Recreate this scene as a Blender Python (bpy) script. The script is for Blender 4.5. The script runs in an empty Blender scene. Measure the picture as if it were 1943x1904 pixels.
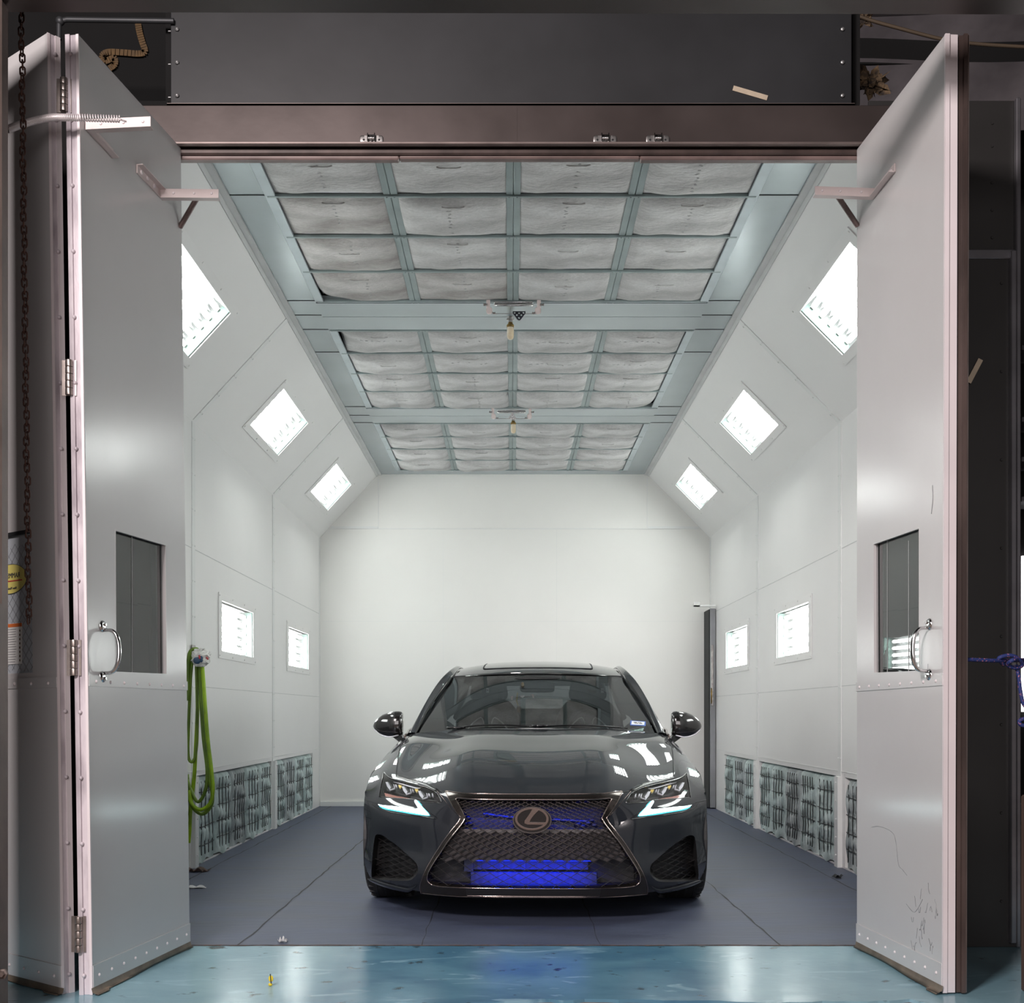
import bpy, math, random
import numpy as np
from mathutils import Vector, Matrix
from mathutils.geometry import delaunay_2d_cdt
random.seed(7)
SC = bpy.context.scene
COL = SC.collection
F = 2300.0; CX = 971.0; HY = 1354.0; CH = 1.02     # focal length in px, vanishing point, eye height

# ------------------------------------------------------------ camera, world, lights, exposure
cam = bpy.data.cameras.new('camera'); camo = bpy.data.objects.new('camera', cam); COL.objects.link(camo)
camo.location = (0, 0, CH); camo.rotation_euler = (math.pi/2, 0, 0)
cam.sensor_fit = 'HORIZONTAL'; cam.sensor_width = 36; cam.lens = F/1943*36
cam.shift_y = (HY-952)/1943; cam.shift_x = (971.5-CX)/1943
cam.clip_start = .05; cam.clip_end = 100
SC.camera = camo
w = bpy.data.worlds.new('world'); SC.world = w; w.use_nodes = True
w.node_tree.nodes['Background'].inputs[0].default_value = (.85, .92, 1, 1)
w.node_tree.nodes['Background'].inputs[1].default_value = .0
def area(name, loc, target, sx, sy, power, color, spread=math.pi):
    l = bpy.data.lights.new(name, 'AREA'); l.shape = 'RECTANGLE'; l.size = sx; l.size_y = sy
    l.energy = power; l.color = color; l.spread = spread
    o = bpy.data.objects.new(name, l); COL.objects.link(o); o.location = loc
    o.rotation_euler = (Vector(target)-Vector(loc)).to_track_quat('-Z', 'Y').to_euler()
    return o
# added fill light behind the camera, standing in for bay daylight
area('bay_daylight', (0, -5.5, 2.6), (0, 4.5, 1.5), 6.5, 3.6, 300, (1, .93, .93))
area('hall_lamp', (-2.3, -.6, 4.2), (-.4, 4.8, 1.6), 1.0, .8, 420, (1, .905, .89))
SC.view_settings.view_transform = 'Standard'; SC.view_settings.look = 'None'
SC.view_settings.exposure = 0.0; SC.view_settings.gamma = 1; SC.view_settings.use_curve_mapping = False
SC.cycles.max_bounces = 9; SC.cycles.diffuse_bounces = 6; SC.cycles.glossy_bounces = 4
SC.cycles.transparent_max_bounces = 10; SC.cycles.transmission_bounces = 4
SC.cycles.caustics_reflective = False; SC.cycles.caustics_refractive = False
SC.cycles.sample_clamp_indirect = 6; SC.cycles.use_denoising = True; SC.cycles.adaptive_threshold = .02
TUBE = 24.5       # fluorescent tube emission strength

# ------------------------------------------------------------ materials
def srgb(r, g, b):
    f = lambda c: (c/255/12.92) if c/255 <= .04045 else ((c/255+.055)/1.055)**2.4
    return (f(r), f(g), f(b))
def mat(name, col, rough=.5, metal=0, coat=0, noise=0, nscale=6, col2=None, bump=0, bscale=40, emit=None, estr=0,
        aniso=None, spec=.5, coatr=.03, stretch=(1, 1, 1), nd=4, ramp=(.35, .7), rvar=0):
    m = bpy.data.materials.new(name); m.use_nodes = True
    nt = m.node_tree; b = nt.nodes['Principled BSDF']; N = nt.nodes; L = nt.links
    b.inputs['Base Color'].default_value = (*col, 1); b.inputs['Roughness'].default_value = rough
    b.inputs['Metallic'].default_value = metal; b.inputs['Coat Weight'].default_value = coat
    b.inputs['Coat Roughness'].default_value = coatr; b.inputs['Specular IOR Level'].default_value = spec
    if emit: b.inputs['Emission Color'].default_value = (*emit, 1); b.inputs['Emission Strength'].default_value = estr
    tc = N.new('ShaderNodeTexCoord'); mp = N.new('ShaderNodeMapping'); mp.inputs['Scale'].default_value = stretch
    L.new(tc.outputs['Object'], mp.inputs[0])
    if noise or col2:
        nz = N.new('ShaderNodeTexNoise'); nz.inputs['Scale'].default_value = nscale; nz.inputs['Detail'].default_value = nd
        L.new(mp.outputs[0], nz.inputs['Vector'])
        rp = N.new('ShaderNodeValToRGB'); c2 = col2 or tuple(c*(1-noise) for c in col)
        rp.color_ramp.elements[0].color = (*c2, 1); rp.color_ramp.elements[1].color = (*col, 1)
        rp.color_ramp.elements[0].position = ramp[0]; rp.color_ramp.elements[1].position = ramp[1]
        L.new(nz.outputs['Fac'], rp.inputs[0]); L.new(rp.outputs[0], b.inputs['Base Color'])
        if rvar:
            mr = N.new('ShaderNodeMapRange'); mr.inputs['To Min'].default_value = rough-rvar; mr.inputs['To Max'].default_value = rough+rvar
            L.new(nz.outputs['Fac'], mr.inputs[0]); L.new(mr.outputs[0], b.inputs['Roughness'])
    if bump:
        n2 = N.new('ShaderNodeTexNoise'); n2.inputs['Scale'].default_value = bscale; n2.inputs['Detail'].default_value = 3
        L.new(mp.outputs[0], n2.inputs['Vector'])
        bp = N.new('ShaderNodeBump'); bp.inputs['Strength'].default_value = bump; bp.inputs['Distance'].default_value = .01
        L.new(n2.outputs['Fac'], bp.inputs['Height']); L.new(bp.outputs[0], b.inputs['Normal'])
    return m
def glassmat(name, tint, rough=.02, gloss=None, ior=1.5):
    m = bpy.data.materials.new(name); m.use_nodes = True; nt = m.node_tree; N = nt.nodes; L = nt.links
    N.remove(N['Principled BSDF']); out = N['Material Output']
    t = N.new('ShaderNodeBsdfTransparent'); t.inputs[0].default_value = (*tint, 1)
    g = N.new('ShaderNodeBsdfGlossy'); g.inputs['Roughness'].default_value = rough; g.inputs[0].default_value = (1, 1, 1, 1)
    mx = N.new('ShaderNodeMixShader')
    fr = N.new('ShaderNodeFresnel'); fr.inputs[0].default_value = ior
    geo = N.new('ShaderNodeNewGeometry'); ad = N.new('ShaderNodeMath'); ad.operation = 'ADD'; ad.inputs[1].default_value = gloss or 0
    inv = N.new('ShaderNodeMath'); inv.operation = 'SUBTRACT'; inv.inputs[0].default_value = 1
    mu = N.new('ShaderNodeMath'); mu.operation = 'MULTIPLY'; L.new(geo.outputs['Backfacing'], inv.inputs[1])
    L.new(fr.outputs[0], ad.inputs[0]); L.new(ad.outputs[0], mu.inputs[0]); L.new(inv.outputs[0], mu.inputs[1]); L.new(mu.outputs[0], mx.inputs[0])
    L.new(t.outputs[0], mx.inputs[1]); L.new(g.outputs[0], mx.inputs[2]); L.new(mx.outputs[0], out.inputs[0])
    return m
M = {}
M['wall'] = mat('booth_white_enamel', (.78, .775, .765), .28, noise=.05, nscale=.8, bump=.04, bscale=2.0)
M['backwall'] = mat('back_wall_enamel', (.80, .795, .765), .5, noise=.06, nscale=.7, bump=.03, bscale=2.0)
M['trimw'] = mat('white_painted_trim', (.74, .75, .74), .35, noise=.05)
M['ceil'] = mat('galvanised_ceiling_sheet', srgb(166, 177, 181), .22, .35, noise=.12, nscale=1.5, bump=.05, bscale=3)
M['rail'] = mat('galvanised_rail', srgb(150, 164, 164), .4, .3, noise=.2, nscale=5)
M['railside'] = mat('galvanised_edge_rail', srgb(186, 198, 202), .35, .3, noise=.12, nscale=5)
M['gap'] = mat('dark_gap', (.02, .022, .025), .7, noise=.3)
M['screw'] = mat('zinc_screw', (.5, .5, .5), .35, .8, noise=.2, nscale=40)
M['seamline'] = mat('grey_sealant_line', (.56, .57, .57), .6, noise=.2)
M['tube'] = mat('fluorescent_tube', (.9, .95, .95), .4, emit=(1, .993, .975), estr=TUBE, noise=.02)
M['refl'] = mat('fixture_reflector', (.26, .27, .27), .35, noise=.03)
M['paneG'] = glassmat('fixture_glass', (.97, .99, .985), .01)
M['fixedge'] = mat('fixture_green_edge', srgb(110, 132, 126), .3, .2, noise=.1)
M['chrome'] = mat('chrome', (.75, .75, .75), .12, 1, noise=.08, nscale=20)
M['steel'] = mat('worn_steel', (.45, .43, .42), .35, .9, noise=.4, nscale=25)
M['doorw'] = mat('door_white_enamel', (.60, .585, .585), .24, noise=.06, nscale=1.2, bump=.05, bscale=3, coat=.15, coatr=.15)
M['doore'] = mat('door_edge_sealant', srgb(206, 197, 202), .4, col2=srgb(158, 149, 155), nscale=14, stretch=(1, 1, .35), ramp=(.3, .6), bump=.4, bscale=30)
M['doorpink'] = mat('door_edge_white', srgb(226, 217, 219), .45, noise=.08, nscale=4)
M['seal'] = mat('brown_rubber_seal', srgb(92, 78, 74), .35, .2, noise=.5, nscale=9, stretch=(1, 1, .3))
M['black'] = mat('black_painted_sheet', (.030, .031, .034), .42, .1, noise=.35, nscale=2.2, bump=.06, bscale=5)
M['blackr'] = mat('dark_grey_door_sheet', (.042, .040, .039), .42, .2, noise=.3, nscale=1.6)
M['doorback'] = mat('grey_door_back', (.22, .225, .23), .4, noise=.15, nscale=2)
M['flange'] = mat('steel_flange', (.42, .41, .44), .3, .8, noise=.3, nscale=5)
M['header'] = mat('scuffed_steel_header', srgb(86, 77, 75), .38, .55, col2=srgb(74, 66, 64), nscale=2.2, bump=.05, bscale=8, rvar=.1)
M['headlip'] = mat('header_lip_steel', srgb(150, 136, 132), .35, .6, noise=.3, nscale=8)
M['dark'] = mat('dark_hall_paint', (.004, .0037, .004), .95, noise=.5, nscale=2)  # near-black: the shade of the unlit hall is put into this colour
M['insul'] = mat('grey_roof_insulation', srgb(120, 115, 118), .5, col2=srgb(96, 92, 95), nscale=4, bump=.4, bscale=7)
M['tape'] = mat('masking_tape', srgb(196, 180, 158), .7, noise=.15, nscale=20)
M['tuft'] = mat('torn_yellow_insulation', srgb(120, 98, 72), .9, col2=srgb(40, 32, 26), nscale=30, bump=.8, bscale=60)
M['cable'] = mat('tan_cable', srgb(84, 70, 54), .7, noise=.2)
M['rope'] = mat('blue_braided_rope', srgb(38, 52, 110), .7, col2=srgb(190, 120, 130), nscale=130, ramp=(.36, .40))
M['rust'] = mat('rusty_chain_steel', srgb(88, 58, 48), .6, .5, col2=srgb(40, 26, 22), nscale=60, ramp=(.3, .7))
M['hose'] = mat('lime_green_hose', srgb(158, 196, 24), .38, col2=srgb(118, 150, 20), nscale=8)
M['hose2'] = mat('olive_green_hose', srgb(116, 146, 44), .4, col2=srgb(82, 110, 30), nscale=8)
M['plastic'] = mat('clear_plastic_bag', (.75, .75, .72), .2, noise=.2, nscale=30, bump=.9, bscale=60)
M['bluerag'] = mat('blue_fitting', (.03, .08, .16), .4, noise=.3, nscale=30)
M['red'] = mat('red_plastic', (.45, .02, .03), .4, noise=.2)
M['yellow'] = mat('yellow_plastic', (.8, .6, .03), .5, noise=.2, nscale=20)
M['strapy'] = mat('yellow_strap', srgb(92, 64, 16), .6, noise=.4, nscale=30)
M['brass'] = mat('brass_cap', (.30, .19, .06), .35, .9, noise=.2, nscale=30)
M['bulb'] = mat('frosted_bulb', (.80, .76, .66), .3, col2=(.62, .48, .30), nscale=12)
M['perf'] = mat('dark_perforated_plate', (.05, .055, .07), .35, .8, noise=.3, nscale=30)
M['perfw'] = mat('white_perforated_plate', (.7, .66, .66), .35, .4, noise=.1)
M['wire'] = mat('dark_filter_wire', (.045, .05, .05), .5, .4, noise=.3)
M['scrap'] = mat('white_paper_scrap', (.7, .7, .7), .8, noise=.2, nscale=30)
M['wood'] = mat('rough_brown_wood', srgb(98, 80, 72), .7, noise=.4, nscale=8, stretch=(1, 1, .2), bump=.3)
M['pillar'] = mat('brown_steel_post', srgb(112, 98, 92), .5, .3, noise=.35, nscale=5, bump=.1)
M['dglass'] = glassmat('door_window_glass', (.36, .40, .40), .015, .03)
M['dglass2'] = glassmat('right_door_glass', (.40, .43, .43), .015, .07)
M['wglass'] = mat('wired_glass', srgb(188, 194, 200), .25, noise=.05, nscale=3)
M['paper'] = mat('notice_paper', (.82, .82, .80), .6, noise=.04, nscale=30)
M['orange'] = mat('orange_ink', srgb(226, 120, 60), .6, noise=.05)
M['stick'] = mat('cream_sticker', srgb(240, 226, 130), .5, noise=.06)
M['ink'] = mat('grey_ink', (.08, .08, .09), .6, noise=.1)
M['redink'] = mat('red_ink', (.6, .05, .06), .6, noise=.1)
M['daypane'] = mat('daylit_window_pane', (.9, .9, .9), .5, emit=(1, .97, .98), estr=3.0, noise=.02)

def padmat(name, c1, c2, ns):
    m = mat(name, c1, .95, col2=c2, nscale=ns, nd=8, ramp=(.30, .62), bump=.7, bscale=22, stretch=(1, 2.2, 1))
    nt = m.node_tree; N = nt.nodes; L = nt.links
    # finer fibre pattern multiplied in
    b = N['Principled BSDF']; src = b.inputs['Base Color'].links[0].from_socket
    w_ = N.new('ShaderNodeTexNoise'); w_.inputs['Scale'].default_value = 34; w_.inputs['Detail'].default_value = 6
    w_.inputs['Distortion'].default_value = 1.6
    mp = [n for n in N if n.type == 'MAPPING'][0]; L.new(mp.outputs[0], w_.inputs['Vector'])
    r = N.new('ShaderNodeMapRange'); r.inputs['From Min'].default_value = .35; r.inputs['From Max'].default_value = .65
    r.inputs['To Min'].default_value = .86; r.inputs['To Max'].default_value = 1.04
    L.new(w_.outputs['Fac'], r.inputs[0])
    mx = N.new('ShaderNodeMix'); mx.data_type = 'RGBA'; mx.blend_type = 'MULTIPLY'; mx.inputs[0].default_value = 1
    L.new(src, mx.inputs[6]); L.new(r.outputs[0], mx.inputs[7]); L.new(mx.outputs[2], b.inputs['Base Color'])
    return m
M['pad'] = padmat('fibre_filter_pad', srgb(200, 200, 199), srgb(154, 152, 151), 1.9)
M['padirty'] = padmat('dusty_filter_pad', srgb(192, 190, 188), srgb(128, 122, 118), 1.9)
M['epad'] = padmat('green_grey_exhaust_pad', srgb(200, 214, 212), srgb(150, 168, 168), 3.0)
M['epadg'] = padmat('grey_exhaust_pad', srgb(182, 190, 190), srgb(134, 144, 146), 3.0)
M['inkfade'] = mat('faded_pad_print', srgb(176, 176, 176), .9, noise=.1)

def floormat():
    m = mat('booth_floor_paint', srgb(80, 88, 110), .55, col2=srgb(61, 67, 86), nscale=3.0, nd=9, ramp=(.3, .75), bump=.25, bscale=14,
            stretch=(.5, 1.6, 1), rvar=.1)
    return m
M['floor'] = floormat()
def bluefloor():
    m = bpy.data.materials.new('blue_epoxy_floor'); m.use_nodes = True; nt = m.node_tree; N = nt.nodes; L = nt.links
    b = N['Principled BSDF']; b.inputs['Roughness'].default_value = .2
    tc = N.new('ShaderNodeTexCoord')
    def noise(sc, st, d=5, dist=0):
        mp = N.new('ShaderNodeMapping'); mp.inputs['Scale'].default_value = st; L.new(tc.outputs['Object'], mp.inputs[0])
        n = N.new('ShaderNodeTexNoise'); n.inputs['Scale'].default_value = sc; n.inputs['Detail'].default_value = d
        n.inputs['Distortion'].default_value = dist; L.new(mp.outputs[0], n.inputs['Vector']); return n
    def ramp(src, c):
        r = N.new('ShaderNodeValToRGB'); r.color_ramp.elements[0].position = c[0][0]; r.color_ramp.elements[0].color = (*c[0][1], 1)
        r.color_ramp.elements[1].position = c[-1][0]; r.color_ramp.elements[1].color = (*c[-1][1], 1)
        L.new(src, r.inputs[0]); return r
    def mix(f, a, c, bt='MIX'):
        x = N.new('ShaderNodeMix'); x.data_type = 'RGBA'; x.blend_type = bt
        if isinstance(f, float): x.inputs[0].default_value = f
        else: L.new(f, x.inputs[0])
        L.new(a, x.inputs[6]); L.new(c, x.inputs[7]); return x.outputs[2]
    light = ramp(noise(2.5, (1, 1, 1)).outputs['Fac'], [(.3, srgb(122, 160, 174)), (.7, srgb(140, 178, 190))])
    deep = ramp(noise(2.6, (.9, 1.3, 1), 8, .4).outputs['Fac'], [(.35, srgb(74, 118, 144)), (.7, srgb(104, 148, 168))])
    # darker area in front of the middle of the opening
    sx = N.new('ShaderNodeSeparateXYZ'); L.new(tc.outputs['Object'], sx.inputs[0])
    wob = noise(1.6, (1, 1, 1)).outputs['Fac']
    a = N.new('ShaderNodeMath'); a.operation = 'ABSOLUTE'; 
    ad = N.new('ShaderNodeMath'); ad.operation = 'SUBTRACT'; L.new(sx.outputs[0], ad.inputs[0]); ad.inputs[1].default_value = .02
    L.new(ad.outputs[0], a.inputs[0])
    a2 = N.new('ShaderNodeMath'); a2.operation = 'ADD'; L.new(a.outputs[0], a2.inputs[0])
    s2 = N.new('ShaderNodeMath'); s2.operation = 'MULTIPLY'; s2.inputs[1].default_value = .25; L.new(wob, s2.inputs[0]); L.new(s2.outputs[0], a2.inputs[1])
    mr = N.new('ShaderNodeMapRange'); mr.inputs['From Min'].default_value = .80; mr.inputs['From Max'].default_value = .98
    L.new(a2.outputs[0], mr.inputs[0])
    base = mix(mr.outputs[0], deep.outputs[0], light.outputs[0])
    sc_ = ramp(noise(3.4, (.8, 2.2, 1), 6, 1.4).outputs['Fac'], [(.60, (0, 0, 0)), (.68, (1, 1, 1))])
    wht = N.new('ShaderNodeRGB'); wht.outputs[0].default_value = (*srgb(150, 188, 204), 1)
    s3 = N.new('ShaderNodeMath'); s3.operation = 'MULTIPLY'; s3.inputs[1].default_value = .7; L.new(sc_.outputs[0], s3.inputs[0])
    base = mix(s3.outputs[0], base, wht.outputs[0])
    st = ramp(noise(9, (1, 1, 1), 10).outputs['Fac'], [(.28, srgb(120, 110, 104)), (.36, (1, 1, 1))])
    base = mix(1.0, base, st.outputs[0], 'MULTIPLY')
    L.new(base, b.inputs['Base Color'])
    bp = N.new('ShaderNodeBump'); bp.inputs['Strength'].default_value = .12; bp.inputs['Distance'].default_value = .01
    L.new(noise(12, (1, 1, 1)).outputs['Fac'], bp.inputs['Height']); L.new(bp.outputs[0], b.inputs['Normal'])
    return m
M['blue'] = bluefloor()
M['conc'] = mat('rough_concrete', srgb(150, 132, 120), .85, col2=srgb(104, 88, 80), nscale=14, nd=8, bump=.8, bscale=30)

# ------------------------------------------------------------ mesh helpers
V3 = lambda *a: np.array(a, float)
def unit(v): v = np.asarray(v, float); n = np.linalg.norm(v); return v/n if n > 1e-12 else v
class MB:
    def __init__(s): s.v = []; s.f = []; s.n = None
    def add(s, vs, fs):
        o = len(s.v); s.v += [tuple(map(float, p)) for p in vs]; s.f += [tuple(i+o for i in f) for f in fs]; return s
    def box(s, x0, x1, y0, y1, z0, z1):
        return s.add([(x0,y0,z0),(x1,y0,z0),(x1,y1,z0),(x0,y1,z0),(x0,y0,z1),(x1,y0,z1),(x1,y1,z1),(x0,y1,z1)],
                     [(0,3,2,1),(4,5,6,7),(0,1,5,4),(1,2,6,5),(2,3,7,6),(3,0,4,7)])
    def bbox(s, x0, x1, y0, y1, z0, z1, b=.004):
        """box with chamfered edges"""
        vs = []; c = [(x0,x1),(y0,y1),(z0,z1)]
        import itertools
        idx = {}
        for sx in (0,1):
            for sy in (0,1):
                for sz in (0,1):
                    S = (sx,sy,sz)
                    for ax in range(3):
                        p = [0,0,0]
                        for k in range(3):
                            e = c[k][S[k]]; d = b if S[k] == 0 else -b
                            p[k] = e if k == ax else e+d
                        idx[(S,ax)] = len(vs); vs.append(tuple(p))
        fs = []
        for ax in range(3):
            o1, o2 = [k for k in range(3) if k != ax]
            for sd in (0,1):
                q = []
                for a, b_ in ((0,0),(1,0),(1,1),(0,1)):
                    S = [0,0,0]; S[ax] = sd; S[o1] = a; S[o2] = b_; q.append(idx[(tuple(S),ax)])
                fs.append(tuple(q))
        for ax in range(3):      # edges along ax
            o1, o2 = [k for k in range(3) if k != ax]
            for a in (0,1):
                for b_ in (0,1):
                    S0 = [0,0,0]; S0[o1] = a; S0[o2] = b_; S1 = list(S0); S1[ax] = 1
                    fs.append((idx[(tuple(S0),o1)], idx[(tuple(S1),o1)], idx[(tuple(S1),o2)], idx[(tuple(S0),o2)]))
        for S in itertools.product((0,1), repeat=3): fs.append(tuple(idx[(S,ax)] for ax in range(3)))
        return s.add(vs, fs)
    def obox(s, c, ax, ay, az, sx, sy, sz):
        c = V3(*c); ax, ay, az = unit(ax)*sx/2, unit(ay)*sy/2, unit(az)*sz/2
        vs = [c+a*ax+b*ay+d*az for d in (-1,1) for a, b in ((-1,-1),(1,-1),(1,1),(-1,1))]
        return s.add(vs, [(0,3,2,1),(4,5,6,7),(0,1,5,4),(1,2,6,5),(2,3,7,6),(3,0,4,7)])
    def bar(s, a, b, w, h, up=(0,0,1)):
        a = V3(*a); b = V3(*b); d = b-a; L_ = np.linalg.norm(d); u = unit(d); sd = unit(np.cross(u, up)); t = np.cross(sd, u)
        return s.obox((a+b)/2, u, sd, t, L_, w, h)
    def tube(s, pts, r, n=8, cap=True, closed=False):
        pts = [V3(*p) for p in pts]; m = len(pts); rs = r if hasattr(r, '__len__') else [r]*m
        prev = None; rings = []
        for i, p in enumerate(pts):
            if closed: t = pts[(i+1) % m]-pts[i-1]
            else: t = pts[min(i+1,m-1)]-pts[max(i-1,0)]
            t = unit(t)
            if prev is None:
                a = unit(np.cross(t, (0,0,1) if abs(t[2]) < .9 else (1,0,0)))
            else: a = unit(prev-t*np.dot(prev,t))
            prev = a; b = np.cross(t,a)
            rings.append([p+rs[i]*(math.cos(q)*a+math.sin(q)*b) for q in [2*math.pi*k/n for k in range(n)]])
        vs = [v for R in rings for v in R]; fs = []
        mm = m if closed else m-1
        for i in range(mm):
            j = (i+1) % m
            for k in range(n): fs.append((i*n+k, i*n+(k+1)%n, j*n+(k+1)%n, j*n+k))
        if cap and not closed: fs += [tuple(reversed(range(n))), tuple((m-1)*n+k for k in range(n))]
        return s.add(vs, fs)
    def cyl(s, a, b, r, n=16, r2=None): return s.tube([a, b], [r, r if r2 is None else r2], n)
    def lathe(s, o, axis, prof, n=20, sx=1, sy=1):
        """prof = [(radius, height)...] round the axis from o"""
        ax = unit(axis); a = unit(np.cross(ax, (0,0,1) if abs(ax[2]) < .9 else (1,0,0))); b = np.cross(ax, a); o = V3(*o)
        vs = [o+ax*h+r*(sx*math.cos(2*math.pi*k/n)*a+sy*math.sin(2*math.pi*k/n)*b) for r, h in prof for k in range(n)]
        fs = [(i*n+k, i*n+(k+1)%n, (i+1)*n+(k+1)%n, (i+1)*n+k) for i in range(len(prof)-1) for k in range(n)]
        fs += [tuple(reversed(range(n))), tuple((len(prof)-1)*n+k for k in range(n))]
        return s.add(vs, fs)
    def sq(s, c, rx, ry, rz, e1=.5, e2=.5, nu=20, nv=12, rot=None, warp=None):
        """superellipsoid"""
        f = lambda x, e: math.copysign(abs(x)**e, x)
        vs = []
        for j in range(nv+1):
            ph = -math.pi/2+math.pi*j/nv
            for i in range(nu):
                th = 2*math.pi*i/nu
                p = [rx*f(math.cos(ph),e1)*f(math.cos(th),e2), ry*f(math.cos(ph),e1)*f(math.sin(th),e2), rz*f(math.sin(ph),e1)]
                if warp: p = warp(*p)
                p = V3(*p)
                if rot is not None: p = rot @ p
                vs.append(p+V3(*c))
        fs = [(j*nu+i, j*nu+(i+1)%nu, (j+1)*nu+(i+1)%nu, (j+1)*nu+i) for j in range(nv) for i in range(nu)]
        return s.add(vs, fs)
    def grid(s, fn, nu, nv, closed_u=False):
        vs = [fn(i/nu, j/nv) for j in range(nv+1) for i in range(nu+(0 if closed_u else 1))]
        W = nu+(0 if closed_u else 1)
        fs = [(j*W+i, j*W+(i+1)%W, (j+1)*W+(i+1)%W, (j+1)*W+i) for j in range(nv) for i in range(nu)]
        return s.add(vs, fs)
    def build(s, name, m, parent=None, smooth=None, normals=None):
        me = bpy.data.meshes.new(name); me.from_pydata(s.v, [], s.f); me.validate(verbose=False); me.update()
        me.materials.append(M[m] if isinstance(m, str) else m)
        if smooth is not None or normals is not None:
            me.polygons.foreach_set('use_smooth', [True]*len(me.polygons))
            if normals is not None and len(me.vertices) == len(normals):
                me.normals_split_custom_set_from_vertices([tuple(n) for n in normals])
            elif smooth and smooth < 180:
                try: me.set_sharp_from_angle(angle=math.radians(smooth))
                except Exception: pass
        o = bpy.data.objects.new(name, me); COL.objects.link(o)
        if parent is not None: o.parent = parent
        return o
def rotz(a): c, s_ = math.cos(a), math.sin(a); return np.array([[c,-s_,0],[s_,c,0],[0,0,1]])
def rotx(a): c, s_ = math.cos(a), math.sin(a); return np.array([[1,0,0],[0,c,-s_],[0,s_,c]])
def empty(name, loc=(0,0,0), rz=0, parent=None):
    o = bpy.data.objects.new(name, None); COL.objects.link(o); o.location = loc; o.rotation_euler = (0,0,rz); o.empty_display_size = .1
    if parent is not None: o.parent = parent
    return o
def tag(o, label=None, cat=None, group=None, kind=None):
    if label: o['label'] = label
    if cat: o['category'] = cat
    if group: o['group'] = group
    if kind: o['kind'] = kind
    return o
def struct(o, label=None, cat=None): return tag(o, label, cat, kind='structure')
def copy_tree(o, parent=None):
    c = o.copy(); COL.objects.link(c)
    if parent is not None: c.parent = parent
    for ch in [x for x in bpy.data.objects if x.parent == o]: copy_tree(ch, c)
    return c
def P(px, py, Y): return V3((px-CX)*Y/F, Y, CH-(py-HY)*Y/F)
def crom(pts, n=6, closed=False):
    pts = [np.array(p, float) for p in pts]; m = len(pts); out = []
    rng = range(m if closed else m-1)
    for i in rng:
        p1 = pts[i]; p2 = pts[(i+1) % m]
        p0 = pts[i-1] if (closed or i > 0) else 2*p1-p2
        p3 = pts[(i+2) % m] if (closed or i+2 < m) else 2*p2-p1
        for k in range(n):
            t = k/n
            out.append(.5*((2*p1)+(-p0+p2)*t+(2*p0-5*p1+4*p2-p3)*t*t+(-p0+3*p1-3*p2+p3)*t**3))
    if not closed: out.append(pts[-1])
    return out
def inpoly(p, poly):
    x, y = p[0], p[1]; c = False; n = len(poly); j = n-1
    for i in range(n):
        xi, yi = poly[i][0], poly[i][1]; xj, yj = poly[j][0], poly[j][1]
        if (yi > y) != (yj > y) and x < (xj-xi)*(y-yi)/(yj-yi)+xi: c = not c
        j = i
    return c
def inpoly_np(pts, poly):
    pts = np.asarray(pts, float); x, y = pts[:,0], pts[:,1]; c = np.zeros(len(pts), bool); poly = np.asarray(poly, float)
    xj, yj = poly[-1]
    for xi, yi in poly:
        cond = ((yi > y) != (yj > y))
        with np.errstate(divide='ignore', invalid='ignore'):
            xx = (xj-xi)*(y-yi)/(yj-yi if yj != yi else 1e-12)+xi
        c ^= cond & (x < xx); xj, yj = xi, yi
    return c
def cdt(loops, pts, opens=()):
    """triangulate points with loops (closed polylines) as constraints"""
    vs = []; es = []
    for l in loops:
        o = len(vs); vs += [Vector((float(p[0]), float(p[1]))) for p in l]; n = len(l); es += [(o+i, o+(i+1) % n) for i in range(n)]
    for l in opens:
        o = len(vs); vs += [Vector((float(p[0]), float(p[1]))) for p in l]; es += [(o+i, o+i+1) for i in range(len(l)-1)]
    vs += [Vector((float(p[0]), float(p[1]))) for p in pts]
    r = delaunay_2d_cdt(vs, es, [], 0, 1e-6)
    return np.array([tuple(v) for v in r[0]]), np.array([tuple(f) for f in r[2]], int)
def poly_panel(O, U, Vv, N, outer, holes=(), thick=.01):
    """flat sheet with holes in frame (O,U,V); front at O, back at -thick*N"""
    O, U, Vv, N = map(lambda a: V3(*a), (O, U, Vv, N))
    loops = [list(outer)]+[list(h) for h in holes]
    v2, tri = cdt(loops, [])
    c = v2[tri].mean(axis=1); keep = inpoly_np(c, outer)
    for h in holes: keep &= ~inpoly_np(c, h)
    tri = tri[keep]; mb = MB()
    fr = [O+U*p[0]+Vv*p[1] for p in v2]; n = len(fr)
    flip = np.dot(np.cross(U, Vv), N) < 0
    T = [tuple(reversed(t)) if flip else tuple(t) for t in tri.tolist()]
    mb.add(fr, T)
    if thick:
        mb.add([p-N*thick for p in fr], [tuple(reversed(t)) for t in T])
        for l in loops:
            m = len(l); a = [O+U*p[0]+Vv*p[1] for p in l]
            mb.add(a+[p-N*thick for p in a], [(i, (i+1) % m, m+(i+1) % m, m+i) for i in range(m)])
    return mb
def rect(a0, a1, b0, b1): return [(a0,b0),(a1,b0),(a1,b1),(a0,b1)]
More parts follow.
